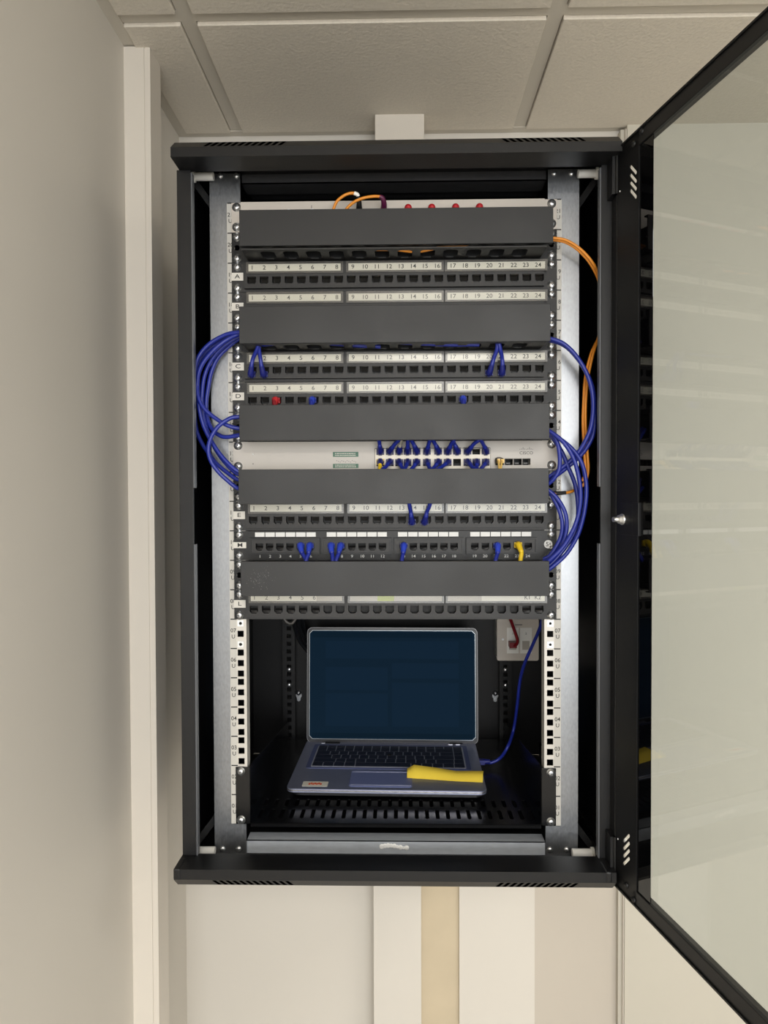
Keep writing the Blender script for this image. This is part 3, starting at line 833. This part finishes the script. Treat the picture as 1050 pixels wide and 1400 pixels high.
for s_ in (-1, 1):
    zt = hz(1049, 0)
    zl2 = Z0 + .0004
    b = MB().m('shelf_black').prof([(.0, SHZ), (.0, zt), (.02, zt), (SD, SHZ + .035), (SD, SHZ)], 'x', s_ * sx, s_ * (sx + .0015))
    obj('side_wall', b, root)
    b = MB().m('shelf_black').box(s_ * (sx + .0005), s_ * PW, -.002, 0, zl2, zt)
    obj('ear', b, root, bevel=.0005)
    for c_ in (zt - .0065, zl2 + .0062): add_screw(root, s_ * .2335, -.002, c_, .3)

# ------------------------------------------------------------------ laptop
LT = .017
DZ = SHZ + .004 + LT
pfL, pfR = atz(391, 1081.5, DZ - .004), atz(666, 1085.5, DZ - .004)
ang = math.atan2(pfR.y - pfL.y, pfR.x - pfL.x)
LW = (pfR - pfL).length
LD = .232
org = (pfL + pfR) / 2; org.z = SHZ
lap = thing('laptop', 'open silver laptop with dark screen standing on the shelf', 'laptop', org)
Rz = Matrix.Rotation(ang, 4, 'Z')
def LTf(mb):
    mb.v = [Rz @ p + org for p in mb.v]; return mb
def rrect(x0, x1, y0, y1, r, n=5):
    pts = []
    for cx, cy, a0 in ((x1 - r, y1 - r, 0), (x0 + r, y1 - r, 90), (x0 + r, y0 + r, 180), (x1 - r, y0 + r, 270)):
        for k in range(n + 1):
            a = math.radians(a0 + 90 * k / n); pts.append((cx + r * math.cos(a), cy + r * math.sin(a)))
    return pts
h = LW / 2
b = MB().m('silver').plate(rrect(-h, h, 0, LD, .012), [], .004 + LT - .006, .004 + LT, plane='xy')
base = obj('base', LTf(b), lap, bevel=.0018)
obj('base_edge', LTf(MB().m('silver_edge').plate(rrect(-h - .0004, h + .0004, -.0006, LD, .012), [], .004 + LT - .0036, .004 + LT - .0016, plane='xy')), base)
obj('underside', LTf(MB().m('bezel').plate(rrect(-h + .006, h - .006, .016, LD - .004, .012), [], .004, .004 + LT - .006, plane='xy')), base)
for sx_ in (-1, 1):
    for yy in (.06, LD - .02): obj('foot', LTf(MB().m('black').box(sx_ * (h - .05), sx_ * (h - .03), yy - .006, yy + .006, 0, .004)), base)
T = .004 + LT
# keyboard well
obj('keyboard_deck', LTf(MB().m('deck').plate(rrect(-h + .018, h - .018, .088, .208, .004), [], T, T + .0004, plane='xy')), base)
kb = obj('keyboard', LTf(MB().m('keyline').plate(rrect(-h + .026, h - .026, .094, .200, .003), [], T + .0004, T + .0008, plane='xy')), base)
kx0, kx1 = -h + .028, h - .028
rows = [[1.0] * 16, [1.0] * 13 + [2.0] + [1.0], [1.5] + [1.0] * 12 + [1.5] + [1.0], [1.8] + [1.0] * 11 + [2.2] + [1.0], [2.2] + [1.0] * 10 + [1.8] + [1.0] * 1, [1.0, 1.0, 1.0, 1.0, 5.2, 1.0, 1.0, 1.0, 1.0, 1.0]]
rows = rows[::-1]
yy = .0955
for ri, rw in enumerate(rows):
    hgt = .0182 if ri < 5 else .0108
    tot = sum(rw); xx = kx0
    for w in rw:
        ww = (kx1 - kx0) * w / tot
        obj('key', LTf(MB().m('key').box(xx + .0008, xx + ww - .0008, yy + .0008, yy + hgt - .0008, T + .0008, T + .0020)), kb)
        xx += ww
    yy += hgt
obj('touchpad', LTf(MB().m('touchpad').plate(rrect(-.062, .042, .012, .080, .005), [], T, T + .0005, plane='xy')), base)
obj('touchpad_button', LTf(MB().m('silver_edge').box(-.060, .040, .0175, .018, T + .0005, T + .0008)), base)
obj('touchpad_button', LTf(MB().m('silver_edge').box(-.060, .040, .0735, .074, T + .0005, T + .0008)), base)
b = MB().m('labelwhite').plate(rrect(-h + .024, -h + .066, .010, .030, .002), [], T, T + .0003, plane='xy')
b.m('stickred')
for i in range(7):
    a = -h + .034 + .022 * i / 7; b.box(a, a + .0028, .016 + .002 * (i % 2), .025 - .002 * ((i + 1) % 2), T + .0003, T + .0005)
obj('sticker', LTf(b), base, label='white sticker with orange-red print')
b = MB().m('zinc').box(-h + .03, -h + .05, .214, .217, T, T + .0006).box(h - .052, h - .044, .214, .217, T, T + .0006).box(h - .038, h - .030, .214, .217, T, T + .0006)
obj('buttons', LTf(b), base)
obj('trackpoint', LTf(MB().m('portblack').lathe((0, .150, T + .002), (0, 0, 1), [(.004, 0), (.0035, .001), (.001, .0018)], 10)), kb)
# lid: local plane leaning a little back
hy = .222
l0 = Rz @ Vector((0, hy, 0)) + org
lz0 = hz(1016.5, l0.y); lz1 = hz(858.5, l0.y + .012)
lx0, lx1 = hx(419, l0.y, 1000), hx(653.5, l0.y, 1000)
lc = (lx0 + lx1) / 2; lh = (lx1 - lx0) / 2
lean = math.atan2(.014, lz1 - lz0); LH = math.hypot(.014, lz1 - lz0)
RL = Matrix.Translation((lc, l0.y, lz0)) @ Rz @ Matrix.Rotation(-lean, 4, 'X')
def LL(mb): mb.v = [RL @ p for p in mb.v]; return mb
b = MB().m('lid_grey').plate(rrect(-lh, lh, 0, LH, .010), [], .0, .006)
lid = obj('lid', LL(b), lap, bevel=.0012)
b = MB().m('bezel').plate(rrect(-lh + .0009, lh - .0009, .0009, LH - .0009, .0095), [], -.0008, 0)
obj('bezel', LL(b), lid)
def cham(x0, x1, z0, z1, c_): return [(x0 + c_, z0), (x1 - c_, z0), (x1, z0 + c_), (x1, z1 - c_), (x1 - c_, z1), (x0 + c_, z1), (x0, z1 - c_), (x0, z0 + c_)]
dx, dz0, dz1 = lh - .0045, .0075, LH - .0050
b = MB().m('rim').plate(cham(-dx, dx, dz0, dz1, .006), [cham(-dx + .0009, dx - .0009, dz0 + .0009, dz1 - .0009, .0058)], -.0014, -.0008)
obj('display_rim', LL(b), lid)
b = MB().m('screen').plate(cham(-dx + .0009, dx - .0009, dz0 + .0009, dz1 - .0009, .0058), [], -.0012, -.0008)
b.m('screen_pane')
for x0, x1, z0, z1 in ((-.8, -.05, .12, .42), (-.8, -.05, .45, .66), (.0, .8, .12, .52), (.0, .8, .56, .7), (-.8, .8, .74, .9)):
    b.box(x0 * dx, x1 * dx, -.00125, -.0012, dz0 + z0 * (dz1 - dz0), dz0 + z1 * (dz1 - dz0))
b.m('screen_dark').box(-dx + .006, dx - .006, -.00125, -.0012, dz0 + .0035, dz0 + .012).box(-dx + .006, dx - .006, -.00125, -.0012, dz1 - .014, dz1 - .0035)
obj('display', LL(b), lid, label='dark blue display')
for a0, a1 in ((445, 465), (614, 632)):
    b = MB().m('bezel').cyl((hx(a0, l0.y, 1017), l0.y - .003, lz0 - .001), (hx(a1, l0.y, 1017), l0.y - .003, lz0 - .001), .0045, 12)
    obj('hinge', b, lap)

# sticky note: a curled sheet whose lower edge lies on the palm rest
dk = SHZ + T + .0006
lowp = [(556.5, 1063.5), (590, 1065.5), (625, 1068), (660, 1069.5)]
upp = [(556.8, 1050.5), (566, 1045.5), (596, 1049.5), (624, 1054), (661, 1054)]
def interp(pl, t):
    x = pl[0][0] + (pl[-1][0] - pl[0][0]) * t
    for a, c_ in zip(pl, pl[1:]):
        if a[0] <= x <= c_[0] + 1e-6:
            u_ = (x - a[0]) / (c_[0] - a[0]); return (x, a[1] + (c_[1] - a[1]) * u_)
    return pl[-1]
b = MB().m('note'); n = 34; m_ = 8; vs = []
for i in range(n + 1):
    t = i / n; lo = atz(*interp(lowp, t), dk); ux, uy = interp(upp, t); hi = at(ux, uy, lo.y + .030)
    hi.z = max(hi.z, dk + .003)
    for j in range(m_ + 1):
        s2 = j / m_; p = lo.lerp(hi, s2); p.z += .0035 * math.sin(math.pi * s2); vs.append(p)
top_n = len(vs)
vs2 = [p - Vector((0, -.0002, .0004)) for p in vs]
fs = []
for i in range(n):
    for j in range(m_):
        a = i * (m_ + 1) + j; q_ = (a, a + m_ + 1, a + m_ + 2, a + 1); fs.append(q_); fs.append(tuple(top_n + v for v in q_[::-1]))
b._add(vs + vs2, fs, True)
note = obj('sticky_note', b); tag(note, 'curled yellow sticky note lying on the palm rest of the laptop', 'sticky note')

# ------------------------------------------------------------------ data socket inside
Y = .375
x0, x1, z0, z1 = hx(679.5, Y, 880), hx(736.5, Y, 880), hz(903, Y), hz(846, Y)
so = thing('data_outlet', 'white double data socket at the back behind the rack, red plug in it', 'wall socket', ((x0 + x1) / 2, BK, (z0 + z1) / 2))
b = MB().m('socket').plate(rrect(x0, x1, z0, z1, .004), [], Y, Y + .008); obj('faceplate', b, so, bevel=.001)
obj('back_box', MB().m('whiteplastic').box(x0 + .002, x1 - .002, Y + .008, BK, z0 + .002, z1 - .002), so)
cxs = (x0 + x1) / 2
for i, (a, c_) in enumerate(((693, 709), (711, 727))):
    b = MB().m('whiteplastic').plate(rect(hx(a, Y, 880), hx(c_, Y, 880), hz(893, Y), hz(858, Y)), [rect(hx(a + 3, Y, 880), hx(c_ - 3, Y, 880), hz(888, Y), hz(876, Y))], Y - .0012, Y)
    b.m('labelgrey').box(hx(a + 3, Y, 880), hx(c_ - 3, Y, 880), Y - .0002, Y, hz(888, Y), hz(876, Y))
    b.m('ink_grey').text(str(i + 1), hx((a + c_) / 2, Y, 866), hz(866, Y), .006, Y - .0014)
    obj('socket_module', b, so)
obj('screw', MB().m('zinc').lathe((hx(687.5, Y, 874), Y, hz(874, Y)), (0, -1, 0), [(.0025, 0), (.002, .0012)], 10), so)
b = MB().m('ink').box(hx(704, Y, 854), hx(714, Y, 854), Y - .0002, Y, hz(854.6, Y), hz(853.6, Y)); obj('printed_mark', b, so)

# ================================================================== CABLES
GB = {}
def P3(pts): return [at(a, b_, c_) for a, b_, c_ in pts]
def cable(name, label, pts, m='blue', r=.0031, group='blue patch cables', cat='cable', sub=6):
    P = P3(pts) if not isinstance(pts[0], Vector) else pts
    o = obj(name, MB().m(m).tube(P, r, 10, sub), None)
    return tag(o, label, cat, group)
def plug(parent, x, y, z, m='blueplug', boot='blueboot', dirv=(0, -1, -.6), L=.012, clip=1):
    """plug body set in a port at (x, y, z) with a tapering boot bending along dirv"""
    b = MB().m(m).box(x - .0056, x + .0056, y - .0035, y + .008, z - .004, z + .004)
    b.box(x - .0026, x + .0026, y - .002, y + .006, z - .0058 * clip, z - .004 * clip)
    obj('plug', b, parent)
    d = Vector(dirv).normalized(); p0 = Vector((x, y - .0025, z)); p1 = p0 + Vector((0, -.006, 0)); p2 = p1 + d * L
    b = MB().m(boot).tube([p0, p1, p2], lambda t: .0058 - .0022 * t, 10, 5)
    obj('boot', b, parent)
    return p1, p2
# --- cables plugged into panels, each running into the neighbouring manager
def up_cable(px, py, Yp, ends, label, kind='blue', dirz=1, m='blue', r=.0030):
    X, Z = hx(px, Yp, py), hz(py, Yp, px)
    E = [at(a, b_, c_) for a, b_, c_ in ends]
    first = E[0]; p1 = Vector((X, Yp - .0085, Z)); d = (first - p1).normalized(); d = (d + Vector((0, -.25, 0))).normalized()
    p2 = p1 + d * .012
    o = obj('patch_cable', MB().m(m).tube([p1 + d * .006, p2] + E, r, 10, 6), None)
    tag(o, label, 'cable', {'blue': 'blue patch cables'}.get(m, None))
    boots = {'blue': ('blueplug', 'blueboot'), 'yellow': ('yellow', 'yellow'), 'greyplug': ('greyplug', 'greyplug')}[m]
    plug(o, X, Yp, Z, boots[0], boots[1] if not kind == 'dark' else 'blueplug', (d.x, d.y, d.z), .012)
    return o
Yp = -.0095
up_cable(344.4, 512, Yp, [(346, 490, -.026), (352, 476, -.036), (353.5, 464, -.038), (353.5, 455, -.03)], 'blue patch cable plugged into port 1 of panel C', 'dark')
up_cable(361.2, 512, Yp, [(356, 490, -.026), (354, 476, -.034), (354.5, 464, -.034), (355, 455, -.03)], 'blue patch cable plugged into port 2 of panel C', 'dark')
up_cable(668.4, 510, Yp, [(675, 490, -.026), (679.5, 477, -.034), (680, 464, -.036), (680, 455, -.03)], 'blue patch cable plugged into port 20 of panel C', 'dark')
up_cable(685.6, 510, Yp, [(686.5, 490, -.026), (684, 477, -.036), (681, 464, -.038), (680, 455, -.032)], 'blue patch cable plugged into port 21 of panel C', 'dark')
up_cable(563, 713.5, Yp, [(561.5, 699, -.028), (560, 692, -.036), (559, 684, -.04), (559, 676, -.034)], 'blue patch cable plugged into port 14 of panel E', 'dark')
up_cable(580.2, 713.5, Yp, [(584, 699, -.028), (587, 692, -.036), (589, 684, -.04), (589, 676, -.034)], 'blue patch cable plugged into port 15 of panel E', 'dark')
YM = -.0072
up_cable(411.5, 746, YM, [(413.5, 757, -.022), (418.5, 766, -.028), (420, 774, -.03), (420, 782, -.028)], 'blue patch cable plugged into port 5 of panel M', 'l')
up_cable(424, 746, YM, [(422, 757, -.024), (418.5, 766, -.03), (418, 774, -.032), (418, 782, -.03)], 'blue patch cable plugged into port 6 of panel M', 'l')
up_cable(453, 746, YM, [(454, 757, -.022), (455, 766, -.028), (455, 774, -.03), (455, 782, -.028)], 'blue patch cable plugged into port 7 of panel M', 'l')
up_cable(466, 746, YM, [(463, 757, -.024), (459.5, 766, -.03), (459, 774, -.032), (459, 782, -.03)], 'blue patch cable plugged into port 8 of panel M', 'l')
up_cable(552, 746, YM, [(551, 757, -.022), (549.5, 766, -.028), (549, 774, -.03), (549, 782, -.028)], 'blue patch cable plugged into port 13 of panel M', 'l')
up_cable(679.5, 746, YM, [(680, 757, -.022), (677.5, 766, -.028), (677, 774, -.03), (677, 782, -.028)], 'blue patch cable plugged into port 21 of panel M', 'l')
up_cable(708, 745, YM, [(713, 756, -.024), (711.5, 766, -.028), (711, 774, -.03), (711, 782, -.028)], 'yellow patch cable plugged into port 23 of panel M', 'l', m='yellow', r=.0032)
# plugs in panel D going down behind the cover
for px, m, bt, lab, dx_ in ((377.5, 'red', 'red', 'red patch cable plugged into port 3 of panel D', 6), (427.5, 'blueplug', 'blueboot', 'blue patch cable plugged into port 6 of panel D', 4), (632.5, 'blueplug', 'blueboot', 'blue patch cable plugged into port 18 of panel D', 4)):
    X, Z = hx(px, Yp, 551.5), pz(14) + PZ - .0
    p1 = Vector((X, Yp - .0085, Z))
    o = obj('patch_cable', MB().m('redcable' if m == 'red' else 'blue').tube([p1, p1 + Vector((0, -.006, -.006)), at(px + dx_ * .5, 572, -.03), at(px + dx_, 585, -.03)], .003), None)
    tag(o, lab, 'cable', None if m == 'red' else 'blue patch cables')
    plug(o, X, Yp, Z, m, bt, (0, -.5, -1), .010)
# --- switch cables
names_t = ['port 1', 'port 3', 'port 5', 'port 7', 'port 9', 'port 11', 'port 13', 'port 15', 'port 17', 'port 19', None, 'port 23']
ends_t = [518, 545.5, 548.5, 557.5, 562, 588, 591.5, 621, 618.5, 655, None, 657.5]
YS = SY - .0005
ords = ['first', 'second', 'third', 'fourth', 'fifth', 'sixth', 'seventh', 'eighth', 'ninth', 'tenth', 'eleventh', 'twelfth']
for i, px in enumerate(SXT):
    if ends_t[i] is None: continue
    m = 'greyplug' if i == 2 else 'blue'; ex = ends_t[i]
    up_cable(px, 617.5, YS, [((px * .45 + ex * .55), 607, -.024 - .004 * (i % 2)), (ex, 600.5, -.030 - .006 * (i % 2)), (ex, 592, -.034), (ex, 584, -.034)],
             '%s patch cable in the %s column of the upper switch port row' % ('grey' if i == 2 else 'blue', ords[i]), 'dark', m=m, r=.0029)
ends_b = [519, 522, 552, 552.5, 561.5, 589.5, 590, 597, None, 651, 652.5, 656.5]
for i, px in enumerate(SXT):
    if ends_b[i] is None: continue
    m = 'yellow' if i == 0 else 'blue'; ex = ends_b[i]
    up_cable(px, 631.8, YS, [((px * .5 + ex * .5), 638, -.026 - .004 * (i % 2)), (ex, 643.5, -.034 - .006 * (i % 2)), (ex, 652, -.034), (ex, 660, -.034)],
             '%s patch cable in the %s column of the lower switch port row' % ('yellow' if i == 0 else 'blue', ords[i]), 'dark', m=m, r=.0029)
# fibre into the switch
o = obj('fibre_cable', MB().m('paleorange').tube([at(681.5, 630, -.012), at(682, 636, -.020), at(682.5, 643, -.026), at(682.5, 652, -.03)], .0016).tube([at(686, 630, -.012), at(685.5, 636, -.020), at(684.5, 643, -.026), at(684, 652, -.03)], .0016))
tag(o, 'pale twin fibre lead in the leftmost fibre slot of the switch', 'cable')
x0, z0 = hx(677.5, SY, 632), hz(631.5, SY)
b = MB().m('paleorange').box(hx(679, SY, 630), hx(683, SY, 630), SY - .008, SY + .008, hz(634, SY), hz(628.5, SY)).box(hx(684, SY, 630), hx(688.5, SY, 630), SY - .008, SY + .008, hz(634, SY), hz(628.5, SY))
b.m('contact').tube([at(677.5, 635, SY - .002), at(677.5, 627.5, SY - .006), at(683, 625.5, SY - .008), at(688.5, 627.5, SY - .006)], .0007)
obj('connector', b, o)

# --- left bundle
LO, LSC = (260, 440), 5.8375
def LP(pts, Y=-.030): return [(LO[0] + a / LSC, LO[1] + b_ / LSC, (c_[0] if c_ else Y)) for a, b_, *c_ in pts]
cable('patch_cable', 'outermost blue cable of the left loop, ending above the switch',
      LP([(450, 80, -.034), (388, 84, -.034), (280, 105, -.03), (150, 180, -.028), (62, 290, -.028), (44, 420, -.03), (62, 590, -.034), (110, 690, -.036), (200, 768, -.036), (300, 828, -.036), (388, 850, -.034), (450, 855, -.03)]))
cable('patch_cable', 'blue cable second from outside in the left loop, ending below the switch',
      LP([(450, 95, -.030), (388, 100, -.030), (260, 165, -.036), (130, 290, -.036), (68, 410, -.034), (60, 560, -.030), (78, 720, -.030), (115, 850, -.030), (185, 980, -.032), (275, 1100, -.034), (375, 1190, -.034), (450, 1210, -.03)]))
cable('patch_cable', 'blue cable third from outside in the left loop, ending below the switch',
      LP([(450, 120, -.022), (388, 120, -.022), (280, 185, -.022), (180, 290, -.020), (118, 420, -.018), (96, 560, -.018), (96, 690, -.018), (130, 850, -.020), (200, 1010, -.022), (290, 1135, -.024), (375, 1212, -.026), (450, 1230, -.026)]))
cable('patch_cable', 'innermost blue cable of the left loop, ending just above the switch',
      LP([(450, 135, -.014), (388, 138, -.014), (300, 205, -.012), (220, 290, -.012), (170, 400, -.012), (145, 520, -.012), (128, 650, -.012), (138, 770, -.014), (180, 862, -.018), (265, 918, -.024), (388, 905, -.028), (450, 895, -.028)]))
cable('patch_cable', 'blue cable of the left loop partly hidden behind the cabinet post',
      LP([(450, 108, -.012), (388, 112, -.012), (240, 160, -.010), (110, 260, -.008), (40, 400, -.006), (28, 620, -.006), (48, 850, -.008), (95, 970, -.010), (150, 1050, -.014), (205, 1125, -.020), (285, 1195, -.024), (375, 1258, -.028), (450, 1265, -.028)]))
cable('patch_cable', 'blue cable of the front left loop between the covers above and below the switch',
      LP([(450, 752, -.036), (388, 758, -.038), (320, 770, -.040), (230, 830, -.044), (170, 915, -.046), (145, 1015, -.046), (165, 1110, -.044), (228, 1200, -.042), (300, 1268, -.040), (375, 1325, -.036), (450, 1335, -.03)]))
# --- right bundle
RO, RSC = (740, 570), 6.0875
def RP(pts): return [(RO[0] + a / RSC, RO[1] + b_ / RSC, c_) for a, b_, c_ in pts]
cable('patch_cable', 'front blue cable of the long loop reaching highest on the right',
      [(742, 462, -.03), (756, 464, -.034), (772, 471, -.036), (788, 487, -.036), (801, 508, -.036), (808.5, 530, -.036), (811, 552, -.036), (809.5, 575, -.034), (804, 595, -.032), (789.5, 620, -.026), (770, 638, -.024), (752, 651, -.026), (740, 656, -.03)])
cable('patch_cable', 'rear blue cable of the long loop reaching highest on the right',
      [(742, 465, -.026), (756, 466, -.028), (774, 474, -.028), (791, 492, -.028), (804, 514, -.028), (811, 535, -.028), (813, 560, -.028), (811.5, 591, -.026), (804, 609, -.024), (792.5, 624, -.020), (772, 641.5, -.018), (752, 656, -.022), (740, 660, -.026)])
cable('patch_cable', 'short blue cable curling around the right end of the switch',
      RP([(20, 80, -.036), (70, 120, -.038), (128, 200, -.040), (152, 310, -.042), (150, 430, -.042), (112, 505, -.040), (60, 555, -.036), (20, 570, -.03)]))
cable('patch_cable', 'front blue cable of the big right loop from above the switch to below panel M',
      RP([(20, 90, -.040), (78, 125, -.044), (180, 205, -.050), (262, 330, -.052), (310, 490, -.054), (328, 650, -.054), (312, 800, -.052), (270, 930, -.050), (185, 1075, -.046), (72, 1190, -.042), (20, 1215, -.036)]))
cable('patch_cable', 'outermost blue cable of the big right loop from above the switch to below panel M',
      RP([(20, 100, -.034), (78, 132, -.036), (235, 245, -.040), (335, 380, -.042), (374, 560, -.042), (366, 740, -.042), (332, 900, -.040), (288, 1015, -.038), (200, 1150, -.036), (72, 1262, -.034), (20, 1285, -.03)]))
cable('patch_cable', 'inner rear blue cable of the big right loop beside the units 12 and 11',
      RP([(20, 130, -.028), (75, 150, -.028), (165, 280, -.026), (225, 420, -.024), (280, 560, -.022), (304, 720, -.022), (300, 880, -.024), (258, 1000, -.026), (150, 1150, -.028), (72, 1232, -.028), (20, 1250, -.028)]))
cable('patch_cable', 'outer blue cable of the small right loop from below the switch to panel M',
      RP([(15, 590, -.036), (60, 612, -.038), (130, 675, -.040), (190, 775, -.040), (212, 880, -.040), (198, 1000, -.038), (150, 1105, -.036), (70, 1180, -.034), (20, 1200, -.03)]))
cable('patch_cable', 'inner blue cable of the small right loop from below the switch to panel M',
      RP([(15, 600, -.030), (60, 622, -.032), (115, 700, -.034), (158, 800, -.034), (176, 900, -.034), (162, 1000, -.032), (112, 1100, -.030), (65, 1160, -.028), (20, 1185, -.026)]))
# orange fibre on the right
orr = .0021
cable('fibre_cable', 'orange fibre cable leaving the top cover to the right and dropping along the post',
      [(735, 326, -.03), (756, 325.5, -.034), (775, 329, -.034), (795, 342, -.032), (812, 362, -.028), (821, 385, -.016), (824, 420, -.004), (820, 455, -.004), (812, 480, -.010), (805, 510, -.012), (801, 545, -.012), (800.5, 580, -.012), (803, 620, -.012), (804, 645, -.012), (798, 662, -.012), (786, 670, -.012), (772, 674, -.016), (745, 675, -.02)],
      'orange', orr, 'orange fibre cables')
cable('fibre_cable', 'second orange fibre cable running close behind the first down the right post',
      [(735, 329, -.026), (756, 328, -.030), (775, 332, -.030), (794, 345, -.028), (810, 365, -.022), (820, 390, -.012), (822, 425, 0), (819, 458, 0), (808, 484, -.006), (800.5, 515, -.008), (798, 548, -.008), (797, 580, -.008), (799, 620, -.008), (800.5, 645, -.008), (796, 658, -.008)],
      'orange', orr, 'orange fibre cables')
o = obj('fibre_boot', MB().m('portblack').tube([at(752, 674.5, -.017), at(764, 674.3, -.017), at(773.5, 673.6, -.016)], lambda t: .0032 - .0006 * t)); tag(o, 'thin black sleeve around the orange fibre end beside unit 12', 'cable sleeve')
# orange fibre at the top, arched over the cover
Xa, Za = FX[3]; Xb, Zb = FX[4]
o = obj('fibre_cable', MB().m('orange').tube([at(448, 305, -.026), at(455, 288, -.030), at(461, 275, -.034), at(472, 266.5, -.036), at(482, 264, -.036), at(487, 266, -.034)], orr))
tag(o, 'orange fibre cable arching over the top cover to a black plug', 'cable', 'orange fibre cables')
obj('boot', MB().m('whiteplastic').tube([at(484, 264, -.036), at(488.5, 266, -.035), at(490, 270, -.033)], .0028), o, label='white boot')
obj('plug', MB().m('portblack').tube([at(489.5, 268, -.034), at(491, 276, -.030), at(491, 283, -.024), Vector((Xa, -.014, Za))], lambda t: .003 + .002 * t), o, label='black plug')
o = obj('fibre_cable', MB().m('orange').tube([at(462, 305, -.026), at(472, 288, -.030), at(483, 277, -.034), at(496, 271, -.036), at(510, 268.5, -.036), at(521, 268.8, -.034)], orr))
tag(o, 'orange fibre cable arching over the top cover to a purple plug', 'cable', 'orange fibre cables')
obj('plug', MB().m('purple').tube([at(518.5, 268.6, -.034), at(523, 271, -.032), at(525, 279, -.026), Vector((Xb, -.014, Zb))], lambda t: .0028 + .002 * t), o, label='purple plug')
# orange loops lying inside the top manager
zz = pz(19) + .006
b = [Vector((hx(512, -.03, 345), -.030, zz + .002)), Vector((hx(540, -.03, 345), -.034, zz)), Vector((hx(570, -.03, 345), -.028, zz - .001)), Vector((hx(600, -.03, 345), -.034, zz + .002)), Vector((hx(632, -.03, 345), -.022, zz + .009)), Vector((hx(660, -.03, 345), -.02, zz + .018))]
o = obj('fibre_cable', MB().m('orange').tube(b, .0022)); tag(o, 'orange fibre cable seen through the bottom openings of the top cover', 'cable', 'orange fibre cables')
# blue cables lying inside the second manager
for j, (lab, a0, a1) in enumerate((('blue cable glimpsed through the left openings under the second cover', 345, 520), ('blue cable glimpsed through the middle openings under the second cover', 420, 655))):
    zz = pz(16) + .006 + .0 * j
    b = [Vector((hx(a0 + (a1 - a0) * t, -.03, 475), -.022 - .012 * j - .004 * math.sin(5 * t), zz + .003 * math.sin(4 * t + j))) for t in (0, .2, .4, .6, .8, 1)]
    tag(obj('patch_cable', MB().m('blue').tube(b, .003)), lab, 'cable', 'blue patch cables')
# cables inside the cabinet
lpx = atz(658, 1044, DZ - .008)
rs = Rz @ Vector((h + .0005, .150, 0)) + org
px_plug = Vector((rs.x, rs.y, DZ - .008))
c1 = [Vector((px_plug.x + .012, px_plug.y, px_plug.z)), at(672, 1042.5, px_plug.y), at(684, 1036, px_plug.y), at(694, 1021, px_plug.y - .01), at(702, 998, .24), at(707, 965, .22), at(711, 930, .20), at(718, 905, .17), at(729, 880, .14), at(739, 856, .11), at(744, 835, .08), at(745, 815, .06)]
o = obj('patch_cable', MB().m('blue').tube(c1, .0029)); tag(o, 'blue cable plugged into the right side of the laptop', 'cable', 'blue patch cables')
b = MB().m('blueplug').box(px_plug.x - .0, px_plug.x + .010, px_plug.y - .0055, px_plug.y + .0055, px_plug.z - .004, px_plug.z + .004)
b.tube([px_plug + Vector((.008, 0, 0)), px_plug + Vector((.020, 0, .0005))], lambda t: .0052 - .0014 * t); obj('plug', b, o)
c1 = P3([(700.5, 884, .358), (706, 881, .350), (707.5, 875, .345), (704, 864, .342), (699.5, 851, .335), (695, 838, .32), (690, 820, .30)])
o = obj('patch_cable', MB().m('redcable').tube(c1, .0032)); tag(o, 'dark red cable dropping to the white data socket', 'cable')
b = MB().m('redcable').box(hx(696, .36, 880), hx(706, .36, 880), .352, .372, hz(885, .36), hz(877.5, .36)); obj('plug', b, o, bevel=.001)
# grey cables hanging behind panel L on the left
c1 = P3([(392, 840, .16), (389, 846, .16), (393, 851, .16), (399, 852, .16), (404, 846, .16), (406, 838, .16)])
tag(obj('data_cable', MB().m('holder').tube(c1, .0028)), 'grey cable loop peeping out below panel L', 'cable')
for j, (a, lab) in enumerate(((401, 'left dark cable hanging behind the laptop from panel L'), (408, 'middle dark cable hanging behind the laptop from panel L'), (414, 'right dark cable hanging behind the laptop from panel L'))):
    c1 = P3([(a, 830, .28), (a, 846, .32), (a + 3, 860, .36), (a + 10, 878, .385), (a + 24, 896, .395), (a + 34, 920, .40)])
    tag(obj('data_cable', MB().m('bezel').tube(c1, .0042)), lab, 'cable', 'dark cables behind the laptop')

# ================================================================== LIGHT
w = bpy.data.worlds.new('world'); S.world = w; w.use_nodes = True
w.node_tree.nodes['Background'].inputs[0].default_value = (.8, .85, 1, 1); w.node_tree.nodes['Background'].inputs[1].default_value = .2
def area(x, y, z, sx_, sy_, e_, col, rot=(0, 0, 0)):
    l = bpy.data.lights.new('ceiling_or_fill_light', 'AREA'); l.shape = 'RECTANGLE'; l.size = sx_; l.size_y = sy_; l.energy = e_; l.color = col
    o = bpy.data.objects.new('ceiling_or_fill_light', l); COL.objects.link(o); o.location = (x, y, z); o.rotation_euler = rot; return o
area(1.45, -1.25, ceil_z - .012, .58, .58, 14, (1, .965, .92))
area(.25, -2.4, ceil_z - .012, .58, .58, 34, (1, .965, .92))
area(1.9, -2.6, ceil_z - .012, .58, .58, 16, (1, .965, .92))
# broad unseen fill light behind the camera, added to even out the walls
area(.3, YB + .03, 1.55, 2.4, 1.5, 66, (.92, .96, 1), (math.radians(90), 0, 0))

S.view_settings.view_transform = 'Standard'
S.view_settings.look = 'None'
S.view_settings.gamma = 1
S.view_settings.use_curve_mapping = False
S.view_settings.exposure = -0.08
